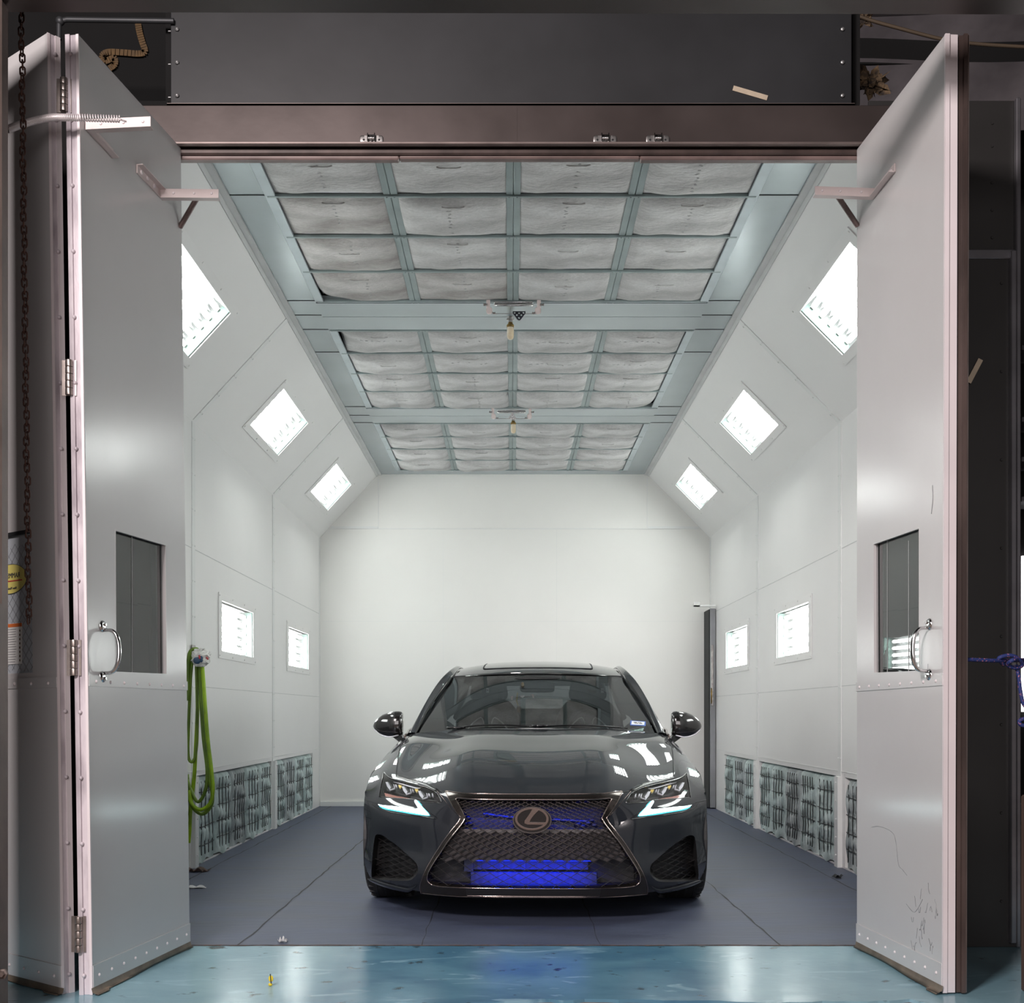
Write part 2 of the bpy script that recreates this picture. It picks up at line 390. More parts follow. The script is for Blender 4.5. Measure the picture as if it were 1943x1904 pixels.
def text_mb(body, size, fr, extrude=.0006, mirror=False, bold=False):
    """text as mesh in frame fr=(O,U,V,N) anchored at its centre"""
    cu = bpy.data.curves.new('t', 'FONT'); cu.body = body; cu.size = size; cu.align_x = 'CENTER'; cu.align_y = 'CENTER'; cu.extrude = extrude
    cu.resolution_u = 3
    if bold: cu.offset = size*.02
    o = bpy.data.objects.new('t', cu); COL.objects.link(o)
    dg = bpy.context.evaluated_depsgraph_get(); me = bpy.data.meshes.new_from_object(o.evaluated_get(dg))
    O, U, Vv, N = [V3(*a) for a in fr]
    vs = [O+U*(-v.co.x if mirror else v.co.x)+Vv*v.co.y+N*v.co.z for v in me.vertices]; fs = [tuple(p.vertices) for p in me.polygons]
    bpy.data.objects.remove(o); bpy.data.meshes.remove(me); bpy.data.curves.remove(cu)
    return MB().add(vs, fs)
# ============================================================ the booth
XL, XR, ZW, ZC, YF, YB = -2.11, 2.18, 2.95, 3.65, 5.33, 13.33
CL, CR = -1.466, 1.49
def U_(v): v = V3(*v); return v/np.linalg.norm(v)
FR = {'left': (V3(XL,0,0), V3(0,1,0), V3(0,0,1), V3(1,0,0)),
      'right': (V3(XR,0,0), V3(0,1,0), V3(0,0,1), V3(-1,0,0)),
      'sl': (V3(XL,0,ZW), V3(0,1,0), U_((CL-XL,0,ZC-ZW)), U_((ZC-ZW,0,-(CL-XL)))),
      'sr': (V3(XR,0,ZW), V3(0,1,0), U_((CR-XR,0,ZC-ZW)), U_((-(ZC-ZW),0,-(XR-CR))))}
LSL = math.hypot(CL-XL, ZC-ZW); LSR = math.hypot(XR-CR, ZC-ZW)
lights = {'left': [(6.13,7.23),(8.80,9.87),(11.44,12.55)], 'right': [(6.17,7.27),(8.88,9.95),(11.20,12.30)],
          'sl': [(6.15,7.24),(8.92,9.99),(11.60,12.68)], 'sr': [(6.15,7.22),(8.96,10.0),(11.62,12.70)]}
vr = {'left': (1.473,1.837), 'right': (1.473,1.837), 'sl': (.268,.630), 'sr': (.292,.655)}
ex = {'left': [(5.5,7.93,5),(8.12,10.65,5),(10.78,12.85,4)], 'right': [(5.5,7.93,5),(8.16,10.68,5),(10.82,12.42,3)]}
def at(fr, u, v, n=0): O, U, Vv, N = fr; return O+U*u+Vv*v+N*n
for s in ('left', 'right'):
    holes = [rect(a, b, *vr[s]) for a, b in lights[s]]+[rect(a, b, .012, .60) for a, b, _ in ex[s]]
    w_ = poly_panel(*FR[s], rect(YF-.02, YB+.02, 0, ZW), holes, .05).build('wall_'+s, 'wall'); struct(w_)
    k = 'sl' if s == 'left' else 'sr'; LS = LSL if s == 'left' else LSR
    w_ = poly_panel(*FR[k], rect(YF-.02, YB+.02, 0, LS), [rect(a, b, *vr[k]) for a, b in lights[k]], .05).build('wall_slope_'+s, 'wall'); struct(w_)
    # cover strips and rivets where the sheets meet
    m = MB(); O, U, Vv, N = FR[s]; g = MB()
    ends = {'left': (8.02,10.715), 'right': (8.045,10.75)}[s]
    for y in ends:
        m.obox(at(FR[s], y, (ZW)/2, .003), U, Vv, N, .075, ZW-.01, .006)
        for z in np.arange(.25, 2.9, .235):
            for d in (-.026, .026):
                m.lathe(at(FR[s], y+d, z, .004), N, [(.007,0),(.006,.004),(.002,.006)], 8)
        m.obox(at(FR[k], y, LS/2, .002), U, FR[k][2], FR[k][3], .06, LS-.02, .005)
        for q in np.arange(.08, LS-.05, .165):
            for d in (-.022, .022):
                m.lathe(at(FR[k], y+d, q, .003), FR[k][3], [(.007,0),(.006,.004),(.002,.006)], 8)
    for y in (5.36, YB-.03):
        m.obox(at(FR[s], y, ZW/2, .003), U, Vv, N, .05, ZW-.01, .006)
        for z in np.arange(.25, 2.9, .235): m.lathe(at(FR[s], y, z, .004), N, [(.006,0),(.005,.004)], 8)
    m.obox(at(FR[s], (YF+YB)/2, .635, .002), U, Vv, N, YB-YF, .004, .004)
    o = m.build('trim_1' if s == 'left' else 'trim_2', 'trimw'); struct(o)
    for z in (1.2, 2.11): g.obox(at(FR[s], (YF+YB)/2, z, .0008), U, Vv, N, YB-YF-.02, .0035, .0016)
    for y in ends:
        g.obox(at(FR[s], y+.038, ZW/2+.3, .0008), U, Vv, N, .003, ZW-.7, .0016)
        g.obox(at(FR[k], y+.031, LS/2, .0008), U, FR[k][2], FR[k][3], .003, LS-.02, .0016)
    o = g.build('trim_3' if s == 'left' else 'trim_4', 'seamline'); struct(o)
# angle trim along the ceiling edges
for nm, x, sg in (('trim_5', CL, 1), ('trim_6', CR, -1)):
    m = MB(); m.box(min(x, x+sg*.035), max(x, x+sg*.035), YF, YB, ZC-.012, ZC+.001)
    k = FR['sl' if sg > 0 else 'sr']; LS = LSL if sg > 0 else LSR
    m.obox(at(k, (YF+YB)/2, LS-.018, .003), k[1], k[2], k[3], YB-YF, .03, .006)
    struct(m.build(nm, mat('corner_angle', srgb(192,194,194), .4, noise=.1) if sg > 0 else bpy.data.materials['corner_angle']))
# back wall
ob = [(XL-.02,0),(XR+.02,0),(XR+.02,ZW),(CR+.02,ZC+.02),(CL-.02,ZC+.02),(XL-.02,ZW)]
struct(poly_panel((0,YB,0), (1,0,0), (0,0,1), (0,-1,0), ob, [], .05).build('wall_back', 'backwall'))
m = MB()
m.box(XL+.02, XR-.02, YB-.006, YB-.001, 3.046, 3.054); m.box(CL-.003, CL+.003, YB-.005, YB-.001, 3.05, 3.64); m.box(CR-.003, CR+.003, YB-.005, YB-.001, 3.05, 3.64)
m.box(XL+.01, XR-.01, YB-.03, YB, 0, .05)
m.box(-1.99, -1.47, YB-.012, YB, 3.05, 3.075); m.box(1.5, 2.06, YB-.012, YB, 3.05, 3.075)
struct(m.build('trim_7', 'trimw'))
g = MB(); g.box(-.008+0.5, -.005+.5, YB-.0015, YB-.0002, .06, 3.04); g.box(-.755, -.752, YB-.0015, YB-.0002, .06, 3.04); g.box(XL+.02, XR-.02, YB-.0015, YB-.0002, 2.03, 2.033)
struct(g.build('trim_8', 'trimw'))
# ceiling with three openings for filters
banks = [('front', 5.62, 7.715), ('middle', 8.30, 10.39), ('rear', 10.96, 13.07)]
holes = [rect(-1.222, 1.222, a, b) for _, a, b in banks]
struct(poly_panel((0,0,ZC), (1,0,0), (0,1,0), (0,0,-1), rect(CL-.01, CR+.01, YF-.02, YB+.02), holes, .03).build('ceiling', 'ceil'))
m = MB(); g = MB()
for y in (6.147, 7.72, 8.0, 8.30, 8.82, 10.39, 10.69, 10.96):
    full = y in (8.0, 10.69)
    for a, b in ([(CL, CR)] if full else [(CL, -1.25), (1.25, CR)]): g.box(a, b, y-.003, y+.003, ZC-.003, ZC+.001)
for a, b in ((7.74, 8.27), (10.42, 10.93)): m.box(-1.25, 1.25, a, (a+b)/2-.004, ZC-.012, ZC-.002); m.box(-1.25, 1.25, (a+b)/2+.004, b, ZC-.012, ZC-.002)
struct(g.build('trim_9', 'gap')); struct(m.build('trim_10', 'ceil'))
# plenum over the booth and the black front wall
m = MB(); m.box(-1.53, 1.51, YF+.03, YB, 4.14, 4.17); m.box(-1.53, -1.50, YF+.03, YB, ZC+.04, 4.14); m.box(1.51, 1.54, YF+.03, YB, ZC+.04, 4.14); m.box(-1.53, 1.54, YB, YB+.03, ZC+.04, 4.17)
struct(m.build('wall_plenum', 'dark'))
# ------------------------------------------------------------ light fixtures
def fixture(fr, y0, y1, v0, v1, label, group):
    O, U, Vv, N = fr; c = at(fr, (y0+y1)/2, (v0+v1)/2); t = empty('light_fixture', tuple(c))
    f2 = (V3(0,0,0), U, Vv, N); hu, hv = (y1-y0)/2, (v1-v0)/2
    fm = poly_panel(N*.007, U, Vv, N, rect(-hu-.09, hu+.09, -hv-.055, hv+.055), [rect(-hu, hu, -hv, hv)], .006)
    for a in np.linspace(-hu-.07, hu+.07, 4):
        for b in (-hv-.035, hv+.035): fm.lathe(at(f2, a, b, .006), N, [(.007,0),(.005,.005)], 8)
    fm.build('frame', 'wall', t)
    hs = MB(); d = -.12
    q = [at(f2, a, b, n) for n in (-.003, d) for a, b in ((-hu,-hv),(hu,-hv),(hu,hv),(-hu,hv))]
    hs.add(q, [(0,1,5,4),(1,2,6,5),(2,3,7,6),(3,0,4,7),(4,5,6,7)])
    # reflector ridges between the tubes
    for i in range(4):
        b = -hv+2*hv*(i+1)/5; a0, a1 = -hu+.01, hu-.01
        hs.add([at(f2,a0,b-.012,d+.002),at(f2,a1,b-.012,d+.002),at(f2,a1,b,d+.035),at(f2,a0,b,d+.035),at(f2,a1,b+.012,d+.002),at(f2,a0,b+.012,d+.002)], [(0,1,2,3),(3,2,4,5)])
    hs.build('reflector', 'refl', t)
    for i in range(5):
        b = -hv+2*hv*(i+.5)/5
        tb = MB().cyl(at(f2, -hu+.03, b, -.072), at(f2, hu-.03, b, -.072), .017, 10).build('tube', 'tube', t, smooth=60)
        for a in (-hu+.014, hu-.014): MB().obox(at(f2, a, b, -.075), U, Vv, N, .03, .022, .05).build('socket', 'steel', tb)
    MB().obox(at(f2, hu-.006, 0, -.03), U, Vv, N, .010, 2*hv, .055).build('end_flange', 'fixedge', t)
    MB().obox(at(f2, 0, 0, -.008), U, Vv, N, 2*hu-.004, 2*hv-.004, .004).build('glass', 'paneG', t)
    tag(t, label, 'light fixture', group)
side = {'left': 'left wall', 'right': 'right wall', 'sl': 'left sloped panel', 'sr': 'right sloped panel'}
pos = ['nearest the booth opening', 'in the middle of the row', 'nearest the back wall']
for k in ('left', 'right', 'sl', 'sr'):
    for i, (a, b) in enumerate(lights[k]):
        fixture(FR[k], a, b, *vr[k], f'lit white five-tube light set in the {side[k]}, {pos[i]}', 'lights in the '+side[k])
# ------------------------------------------------------------ ceiling filter banks
colw = ['leftmost', 'second from left', 'second from right', 'rightmost']
roww = ['nearest row', 'second row', 'third row', 'farthest row']
XC = [-1.22, -.614, .008, .624, 1.22]
rnd = random.Random(3)
for bi, (bn, y0, y1) in enumerate(banks):
    t = empty('filter_grid', (0, (y0+y1)/2, ZC)); O = V3(0, (y0+y1)/2, ZC); p = (y1-y0)/4
    for i, x in enumerate(XC):
        m = MB()
        if 0 < i < 4:
            for j in range(4):
                a, b = y0+p*j+.012-O[1], y0+p*(j+1)-.012-O[1]
                m.bbox(x-.036, x-.002, a, b, -.006, .004, .002); m.bbox(x+.002, x+.036, a, b, -.006, .004, .002)
                m.box(x-.002, x+.002, a, b, .001, .003)
        else:
            s_ = 1 if i == 0 else -1
            m.bbox(x-.03 if i == 0 else x-.022, x+.022 if i == 0 else x+.03, -2*p, 2*p, -.012, .004, .002)
        m.build('long_rail', 'rail' if 0 < i < 4 else 'railside', t)
    for j in range(5):
        m = MB(); y = y0+p*j-O[1]; m.bbox(-1.24, 1.24, y-.010, y+.010, -.014, .003, .003)
        for x in XC[1:4]:
            for d in (-.02, .02): m.lathe((x+d, y, -.014), (0,0,-1), [(.006,0),(.004,.004)], 6)
        m.build('cross_rail', 'rail', t)
    tag(t, f'galvanised ceiling grid holding the {bn} bank of filter pads', 'ceiling grid', 'ceiling filter grids')
    for j in range(4):
        for i in range(4):
            xa, xb = XC[i]+.02, XC[i+1]-.02; ya, yb = y0+p*j+.008, y0+p*(j+1)-.006
            cx, cy = (xa+xb)/2, (ya+yb)/2; sag = rnd.uniform(.022, .042)+(.012 if bi else 0); ph = rnd.uniform(0, 6); skew = rnd.uniform(-.4, .4)
            lift = {(0,0,3): (0, 1), (1,0,0): (0, .4), (1,3,3): (1, 1), (1,1,3): (1, 0)}.get((bi, i, j))
            def sf(a, b):
                e = (1-(2*a-1)**6)*(1-(2*b-1)**6); e = max(e, 0)**.8
                z = -sag*e*(1+skew*(a-.5))*(1-.35*(b-.5))+.004*math.sin(9*a+ph)*e+.003*math.sin(17*a+5*b+ph)*e
                if lift:
                    z += .035*math.exp(-((a-lift[0])**2*14+(b-lift[1])**2*10))
                return (xa-cx+(xb-xa)*a, ya-cy+(yb-ya)*b, z+.006)
            m = MB().grid(lambda a, b: sf(a, b), 18, 14)
            dirty = (bi, i, j) in ((0,0,2),(0,0,3),(0,1,3),(0,0,1)) 
            o = m.build('filter_pad', 'padirty' if dirty else 'pad', smooth=180); o.location = (cx, cy, ZC)
            pm = MB(); r_ = rnd.random()   # faint printed marks along the fabric and a handle slit
            if bi < 2 and r_ < .8:
                hor = (bi == 1 and j < 2) or (bi, i, j) == (0,1,0)
                q = rnd.uniform(.42, .62)
                if bi == 0 and not hor: q = [.52, .5, .46, .5][i]+rnd.uniform(-.06, .06)
                for k in range(9):
                    if rnd.random() < .25: continue
                    a_, b_ = (.2+.07*k, .3+.1*math.cos(k)*.2) if hor else (q, .12+.085*k)
                    s = sf(a_, b_); dx, dy = (.016, .012) if hor else (.013, .012)
                    for u_ in range(2):
                        x_, y_ = s[0]+rnd.uniform(-dx, dx)*.6, s[1]+rnd.uniform(-dy, dy)*.6
                        pm.obox((x_, y_, s[2]-.0008), (1,0,0), (0,1,0), (0,0,1), dx*rnd.uniform(.6, 1.2), .004, .0015)
                        pm.obox((x_, y_, s[2]-.0008), (1,0,0), (0,1,0), (0,0,1), .004, dy*rnd.uniform(.8, 1.4), .0015)
            if pm.v: pm.build('printed_marks', 'inkfade', o)
            s = sf(.5, .12 if r_ < .5 else .3)
            MB().tube([(s[0]-.055, s[1]-.006, s[2]-.004), (s[0]-.04, s[1], s[2]-.007), (s[0]+.04, s[1], s[2]-.007), (s[0]+.06, s[1]-.006, s[2]-.004)], .0035, 5).build('handle_crease', 'pad', o, smooth=180)
            ad = 'dusty grey' if dirty else 'pale grey'
            tag(o, f'{ad} fibre ceiling filter, {colw[i]}, {roww[j]} of the {bn} bank', 'ceiling filter', f'ceiling filters in the {bn} bank')
# ------------------------------------------------------------ exhaust filters low in the side walls
for s in ('left', 'right'):
    fr = FR[s]
    for bi, (y0, y1, n) in enumerate(ex[s]):
        bay = ['near bay', 'middle bay', 'far bay'][bi]
        for i in range(n):
            a0 = y0+(y1-y0)*i/n; a1 = y0+(y1-y0)*(i+1)/n; w2 = (a1-a0); c = at(fr, (a0+a1)/2, .305, -.02)
            t = empty('exhaust_filter', tuple(c)); rr = random.Random(i*7+bi*31+(5 if s == 'left' else 0)); ph = rr.uniform(0, 6)
            nvx = rr.choice([4, 5]); vx = [.2+.6*k/(nvx-1)+rr.uniform(-.02, .02) for k in range(nvx)]; hz = [.2, .4, .6, .8]; hz = [h+rr.uniform(-.015, .015) for h in hz]
            f2 = (V3(0,0,0), fr[1], fr[2], fr[3])
            def pf(a, b):
                d = 1.0
                for x in vx: d = min(d, abs(a-x)/.05+.33 if .08 < b < .95 else 1)
                e = 1.0
                for h in hz: e = min(e, abs(b-h)/.06+.36 if .1 < a < .9 else 1)
                ed = max(0, (1-(2*a-1)**10)*(1-max(2*b-1, 0)**12))**.6
                n_ = -.028+.052*min(d, 1)**.6*min(e, 1)**.6*ed+.008*math.sin(13*b+ph+4*a)
                return at(f2, (a-.5)*w2*1.01, (b-.5)*.585+(.012*math.sin(11*a+ph) if b < .03 else 0), n_)
            MB().grid(pf, 34, 30).build('pad', 'epadg' if (i+bi) % 4 == 3 or bi == 0 else 'epad', t, smooth=180)
            wg = MB()
            for h in hz:
                wg.tube([at(f2, (a-.5)*w2, (h-.5)*.585+.004*math.sin(7*a+ph), .017+.007*abs(math.sin(9*a+ph))) for a in np.linspace(.08, .92, 7)], .0034, 5)
            for x in vx:
                wg.tube([at(f2, (x-.5)*w2+.006*math.sin(5*b+x*9), (b-.5)*.585, .019+.006*abs(math.sin(8*b+ph))) for b in np.linspace(.07, .93, 8)], .0034, 5)
            wg.build('wire_grid', 'wire', t, smooth=180)
            order = ['first', 'second', 'third', 'fourth', 'fifth'][i]
            tag(t, f'wired exhaust filter low in the {s} wall, {order} from the front, {bay}', 'exhaust filter', f'exhaust filters in the {s} wall')
    # recess behind the pads and posts between bays
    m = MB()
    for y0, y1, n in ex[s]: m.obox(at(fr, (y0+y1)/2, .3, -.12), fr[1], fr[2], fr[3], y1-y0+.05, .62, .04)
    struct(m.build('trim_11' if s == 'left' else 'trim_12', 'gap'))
    m = MB()
    for y in ({'left': (8.02, 10.715), 'right': (8.045, 10.75)}[s]):
        m.obox(at(fr, y, .30, .014), fr[1], fr[2], fr[3], .085, .60, .03)
        for z in (.08, .2, .32, .44, .56): m.lathe(at(fr, y, z, .029), fr[3], [(.007,0),(.005,.004)], 8)
    struct(m.build('trim_13' if s == 'left' else 'trim_14', 'trimw'))
# ------------------------------------------------------------ floors
fl = MB().box(XL-.05, XR+.05, 5.315, YB+.05, -.05, 0).build('floor', 'floor'); struct(fl)
m = MB(); rs = random.Random(5)
for x in (-1.98, -1.2, -.40, .39, 1.18, 1.98):
    prev = None
    for k in range(60):
        y = 5.32+8.0*k/59; xx = x+rs.uniform(-.006, .006); w2 = rs.uniform(.002, .0055)*(1 if abs(x) > 1 else .5)
        if prev: m.add([(prev[0]-prev[2], prev[1], .0012), (prev[0]+prev[2], prev[1], .0012), (xx+w2, y, .0012), (xx-w2, y, .0012)], [(0,1,2,3)])
        prev = (xx, y, w2)
for y in (7.9, 10.4):
    m.add([(XL, y-.001, .0012), (XR, y-.001, .0012), (XR, y+.0015, .0012), (XL, y+.0015, .0012)], [(0,1,2,3)])
m.build('panel_seams', 'gap', fl)
m = MB(); pts = [(-1.5+3.03*k/80, 5.312+rs.uniform(-.004, .004)) for k in range(81)]
for a, b in zip(pts, pts[1:]):
    h = rs.uniform(.003, .009); m.add([(a[0], a[1]-h, .0025), (b[0], b[1]-h, .0025), (b[0], b[1]+h*.6, .004), (a[0], a[1]+h*.6, .004)], [(0,1,2,3)])
struct(m.build('trim_15', mat('dirty_threshold', srgb(96, 72, 58), .9, noise=.7, nscale=30)))
front = [(-3.4, 4.0), (-1.0, 4.22), (-.2, 4.255)]
x = .1
rs = random.Random(2)
while x < 1.45: front.append((x, 4.30+.02*math.sin(x*5)+rs.uniform(-.012, .012))); x += .04
front += [(1.5, 4.2), (4.2, 4.05)]
struct(poly_panel((0,0,0), (1,0,0), (0,1,0), (0,0,1), front+[(4.2, 5.31), (-3.4, 5.31)], [], .02).build('floor_outside', 'blue'))
struct(MB().add([(-8,-9,-.012),(8,-9,-.012),(8,16,-.012),(-8,16,-.012)], [(0,1,2,3)]).build('floor_concrete', 'conc'))
# ------------------------------------------------------------ black front wall, header, upper panel
YW = 5.33
def sheet(x0, x1, z0, z1, y=YW, th=.03): return MB().bbox(x0, x1, y, y+th, z0, z1, .002)
m = MB(); m.bbox(-2.2, -1.50, YW-.03, YW-.022, 0, 3.70, .002); struct(m.build('wall_front_left', 'dark'))  # darker than the right half: shade in the leaf gap put into the colour
m = MB(); m.box(1.56, 2.20, YW-.03, YW, 0, .05); m.bbox(1.56, 2.20, YW-.03, YW-.02, 3.03, 3.70, .002); m.bbox(1.56, 2.205, YW-.045, YW-.03, 0, 3.03, .002)
for z in np.arange(.2, 2.95, .385): m.lathe((2.135, YW-.045, z), (0,-1,0), [(.007,0),(.005,.004)], 8)
for z in (3.1, 3.22, 3.34, 3.5, 3.6): m.lathe((2.10, YW-.03, z), (0,-1,0), [(.007,0),(.005,.004)], 8)
struct(m.build('wall_front_right', 'blackr'))
m = MB(); m.bbox(2.165, 2.19, YW-.075, YW-.03, .02, 3.03, .004); m.bbox(2.195, 2.215, YW-.06, YW-.03, .0, 3.70, .004); m.bbox(1.56, 2.19, YW-.055, YW-.044, 3.0, 3.04, .003)
struct(m.build('trim_16', 'flange'))
# white lining inside the front wall
il = poly_panel((0,YW+.0,0), (1,0,0), (0,0,1), (0,1,0), [(XL,0),(-1.50,0),(-1.50,3.47),(1.56,3.47),(1.56,0),(XR,0),(XR,ZW),(CR,ZC),(CL,ZC),(XL,ZW)], [], .02)
struct(il.build('wall_front', 'wall'))
m = MB(); m.bbox(-1.492, 1.487, 5.30, 5.33, 3.672, 4.12, .003)
for x in (-1.462, 1.445):
    for z in (3.72, 3.865, 4.01): m.lathe((x, 5.30, z), (0,-1,0), [(.010,0),(.009,.004),(.003,.007)], 10)
pn = m.build('trim_17', 'black'); struct(pn)
sc_ = MB()
for x in (-1.462, 1.445):
    for z in (3.72, 3.865, 4.01): sc_.lathe((x, 5.296, z), (0,-1,0), [(.009,0),(.008,.004),(.003,.007)], 10)
for z in (3.72, 3.865, 4.01): sc_.box(-1.505, -1.492, 5.31, 5.316, z-.002, z+.002)
sc_.build('screws', 'screw', pn)
m = MB(); m.box(-1.50, 1.492, 5.272, 5.30, 3.660, 3.673); m.box(-1.50, 1.492, 5.272, 5.276, 3.655, 3.675)
struct(m.build('trim_18', 'headlip'))
m = MB(); m.bbox(-1.75, 1.70, 5.25, 5.40, 3.482, 3.656, .004); m.box(-.005+.02, .02+.003, 5.2485, 5.2505, 3.484, 3.65)
struct(m.build('trim_19', 'header'))
m = MB(); m.bbox(-1.75, 1.70, 5.225, 5.25, 3.476, 3.486, .002)
struct(m.build('trim_20', 'headlip'))
m = MB()
zs = [3.478, 3.462, 3.455, 3.440, 3.436, 3.425]; 
m.bbox(-1.6, 1.6, 5.27, 5.34, 3.452, 3.478, .006); struct(m.build('trim_21', 'seal'))
m = MB()
for a, b, dz in ((-1.6, -.49, 0), (-.49, .56, .004), (.56, 1.6, -.001)): m.bbox(a, b-.002, 5.285, 5.325, 3.436+dz, 3.455, .005)
struct(m.build('trim_22', mat('pinkish_seal_strip', srgb(132, 112, 108), .4, noise=.45, nscale=6)))
# tape pieces and scratches
def tape(a, b, w_, y, lab):
    m = MB().bar(a, b, .002, w_, up=(0,-1,0)); o = MB(); a = V3(*a); b = V3(*b); d = unit(b-a); nn = np.cross(d, (0,-1,0))
    o.obox((a+b)/2, d, nn, (0,1,0), np.linalg.norm(b-a), w_, .0016); o = o.build('tape_strip', 'tape'); tag(o, lab, 'tape')
tape(P(1391,167,5.297), P(1456,186,5.297), .022, 5.297, 'small beige tape strip stuck on the black panel above the opening')
tape(P(1861,682,5.27), P(1838,726,5.27), .022, 5.27, 'brown tape strip stuck on the dark front wall at the right')
# roller latches on the header
for px, lab in ((705, 'left'), (1148, 'middle'), (1248, 'right')):
    c = P(px, 266, 5.247); t = empty('roller_latch', tuple(c))
    m = MB()
    m.sq((-.031,0,0), .020, .004, .020, .5, .4, 16, 8); m.sq((.031,0,0), .020, .004, .020, .5, .4, 16, 8); m.bbox(-.032, .032, -.004, .0, -.019, .019, .001)
    m.build('base_plate', 'steel', t, smooth=40)
    MB().bbox(-.017, -.013, -.022, 0, -.015, .022, .001).bbox(.013, .017, -.022, 0, -.015, .022, .001).bbox(-.017, .017, -.006, 0, .014, .022, .001).build('cradle', 'chrome', t)
    MB().lathe((-.013,-.015,.002), (1,0,0), [(.007,0),(.007,.009),(.010,.010),(.010,.016),(.007,.017),(.007,.026)], 14).build('roller', 'chrome', t, smooth=40)
    MB().lathe((-.033,-.004,0), (0,-1,0), [(.005,0),(.003,.003)], 8).lathe((.033,-.004,0), (0,-1,0), [(.005,0),(.003,.003)], 8).build('screws', 'gap', t)
    tag(t, f'small steel roller latch on the header beam, {lab} of the three', 'latch', 'roller latches on the header')
# ------------------------------------------------------------ hall around the booth
struct(MB().box(-8, -1.545, 5.9, 5.95, 3.75, 6.0).build('wall_hall_left', 'dark'))  # dark panel added behind the doors to keep the upper left black
struct(MB().box(-3.1, -3.05, -2, 5.9, 0, 6.0).build('wall_hall_side', 'dark'))
struct(MB().box(-8, 8, 15.9, 16, 0, 6).build('wall_hall_back', 'dark'))
struct(MB().add([(-1.5,4.15,4.8),(8,4.15,4.8),(8,16,4.8),(-1.5,16,4.8)], [(3,2,1,0)]).build('ceiling_hall', 'insul'))
for k_, q_ in enumerate((((6.1,5.0),(6.70,4.72)), ((6.66,4.61),(6.98,4.38)))):
    struct(MB().grid(lambda a, b: (-1.5+9.5*a, q_[0][0]+(q_[1][0]-q_[0][0])*b, q_[0][1]+(q_[1][1]-q_[0][1])*b+.02*math.sin(b*3.1)+.012*math.sin(a*40)), 60, 8).build('trim_%d' % (27+k_), 'insul', smooth=180))
m = MB(); m.box(-1.5, 8, 6.68, 6.80, 4.60, 4.78); m.box(-1.5, 8, 7.42, 7.5, 4.45, 4.79); struct(m.build('trim_23', 'dark'))
m = MB(); m.obox((3.05, 6.6, 4.74), (.6,.5,0), (-.5,.6,0), (0,0,1), .9, .06, .04); struct(m.build('trim_24', 'gap'))
m = MB(); m.add([(-6.5,3.93,3.375),(6.5,3.93,3.345),(6.5,4.05,3.345),(-6.5,4.05,3.375),(-6.5,3.93,3.50),(6.5,3.93,3.47),(6.5,4.05,3.47),(-6.5,4.05,3.50)],
    [(0,3,2,1),(4,5,6,7),(0,1,5,4),(1,2,6,5),(2,3,7,6),(3,0,4,7)]); struct(m.build('trim_25', 'header'))
m = MB(); m.bbox(-1.96, -1.668, 3.96, 4.02, 0, 3.36, .006); m.bbox(-1.69, -1.668, 3.90, 3.97, 0, 1.38, .004)
m.lathe(P(6,1848,3.955), (0,-1,0), [(.018,0),(.018,.01),(.012,.012),(.009,.02)], 6); struct(m.build('trim_26', 'pillar'))
# debris, cable and tuft at the upper right
pts = crom([P(1612,25,5.5), P(1650,38,5.5), P(1700,52,5.5), P(1790,75,5.5), P(1860,84,5.5), P(1960,90,5.5)], 6)
tag(MB().tube(pts, .008, 6).build('hanging_cable', 'cable', smooth=180), 'tan cable strung under the roof at the upper right', 'cable')
def tuft(c, r, seed, lab):
    rr = random.Random(seed); m = MB()
    for k in range(26):
        d = unit([rr.gauss(0,1), rr.gauss(0,.5), rr.gauss(0,1)]); L_ = r*rr.uniform(.5, 1.2); b = V3(*c)+d*r*.2; s1 = unit(np.cross(d, [rr.gauss(0,1), rr.gauss(0,1), rr.gauss(0,1)]))*L_*.32
        m.add([b-s1*.8, b+s1*.6, b+d*L_*.6+s1+V3(0,rr.uniform(-.02,.02),0), b+d*L_+s1*.1, b+d*L_*.55-s1*.9], [(0,1,2,3,4)])
        m.sq(b+d*L_*.3, L_*.28, L_*.2, L_*.25, 1, 1, 7, 5, warp=lambda x,y,z: (x+rr.uniform(-.006,.006), y, z+rr.uniform(-.006,.006)))
    tag(m.build('insulation_tuft', 'tuft'), lab, 'insulation')
tuft(P(1652, 160, 5.6), .085, 4, 'torn brown insulation tuft hanging right of the black upper panel')
tuft(P(1640, 30, 5.6), .05, 9, 'small torn brown scrap of insulation caught on the tan cable')
# conduit and strap at the upper left
m = MB().tube([P(112, 75, 5.285), P(112, 47, 5.285), P(116, 39, 5.285), P(128, 37, 5.285), P(330, 40, 5.285)], .012, 8); m.sq(P(114,40,5.285), .020, .02, .02, 1, 1, 10, 8)
tag(m.build('conduit_pipe', mat('dark_conduit', (.06,.062,.066), .5, .5, noise=.3), smooth=60), 'dark grey elbowed conduit pipe at the upper left above the folded doors', 'pipe')
pts = [P(262,45,5.885), P(265,62,5.885), P(270,80,5.885), P(275,98,5.885), P(262,102,5.885), P(235,100,5.885), P(205,99,5.885), P(194,106,5.885), P(200,116,5.885), P(216,110,5.885), P(218,122,5.885), P(208,130,5.885)]
m = MB(); pp = crom(pts, 4)
for a, b in zip(pp, pp[1:]): m.obox((a+b)/2, b-a, np.cross(unit(b-a), (0,-1,0)), (0,-1,0), np.linalg.norm(b-a)*1.15, .030, .004)
tag(m.build('lifting_strap', 'strapy'), 'yellow webbing strap looped in the dark upper left corner', 'strap')
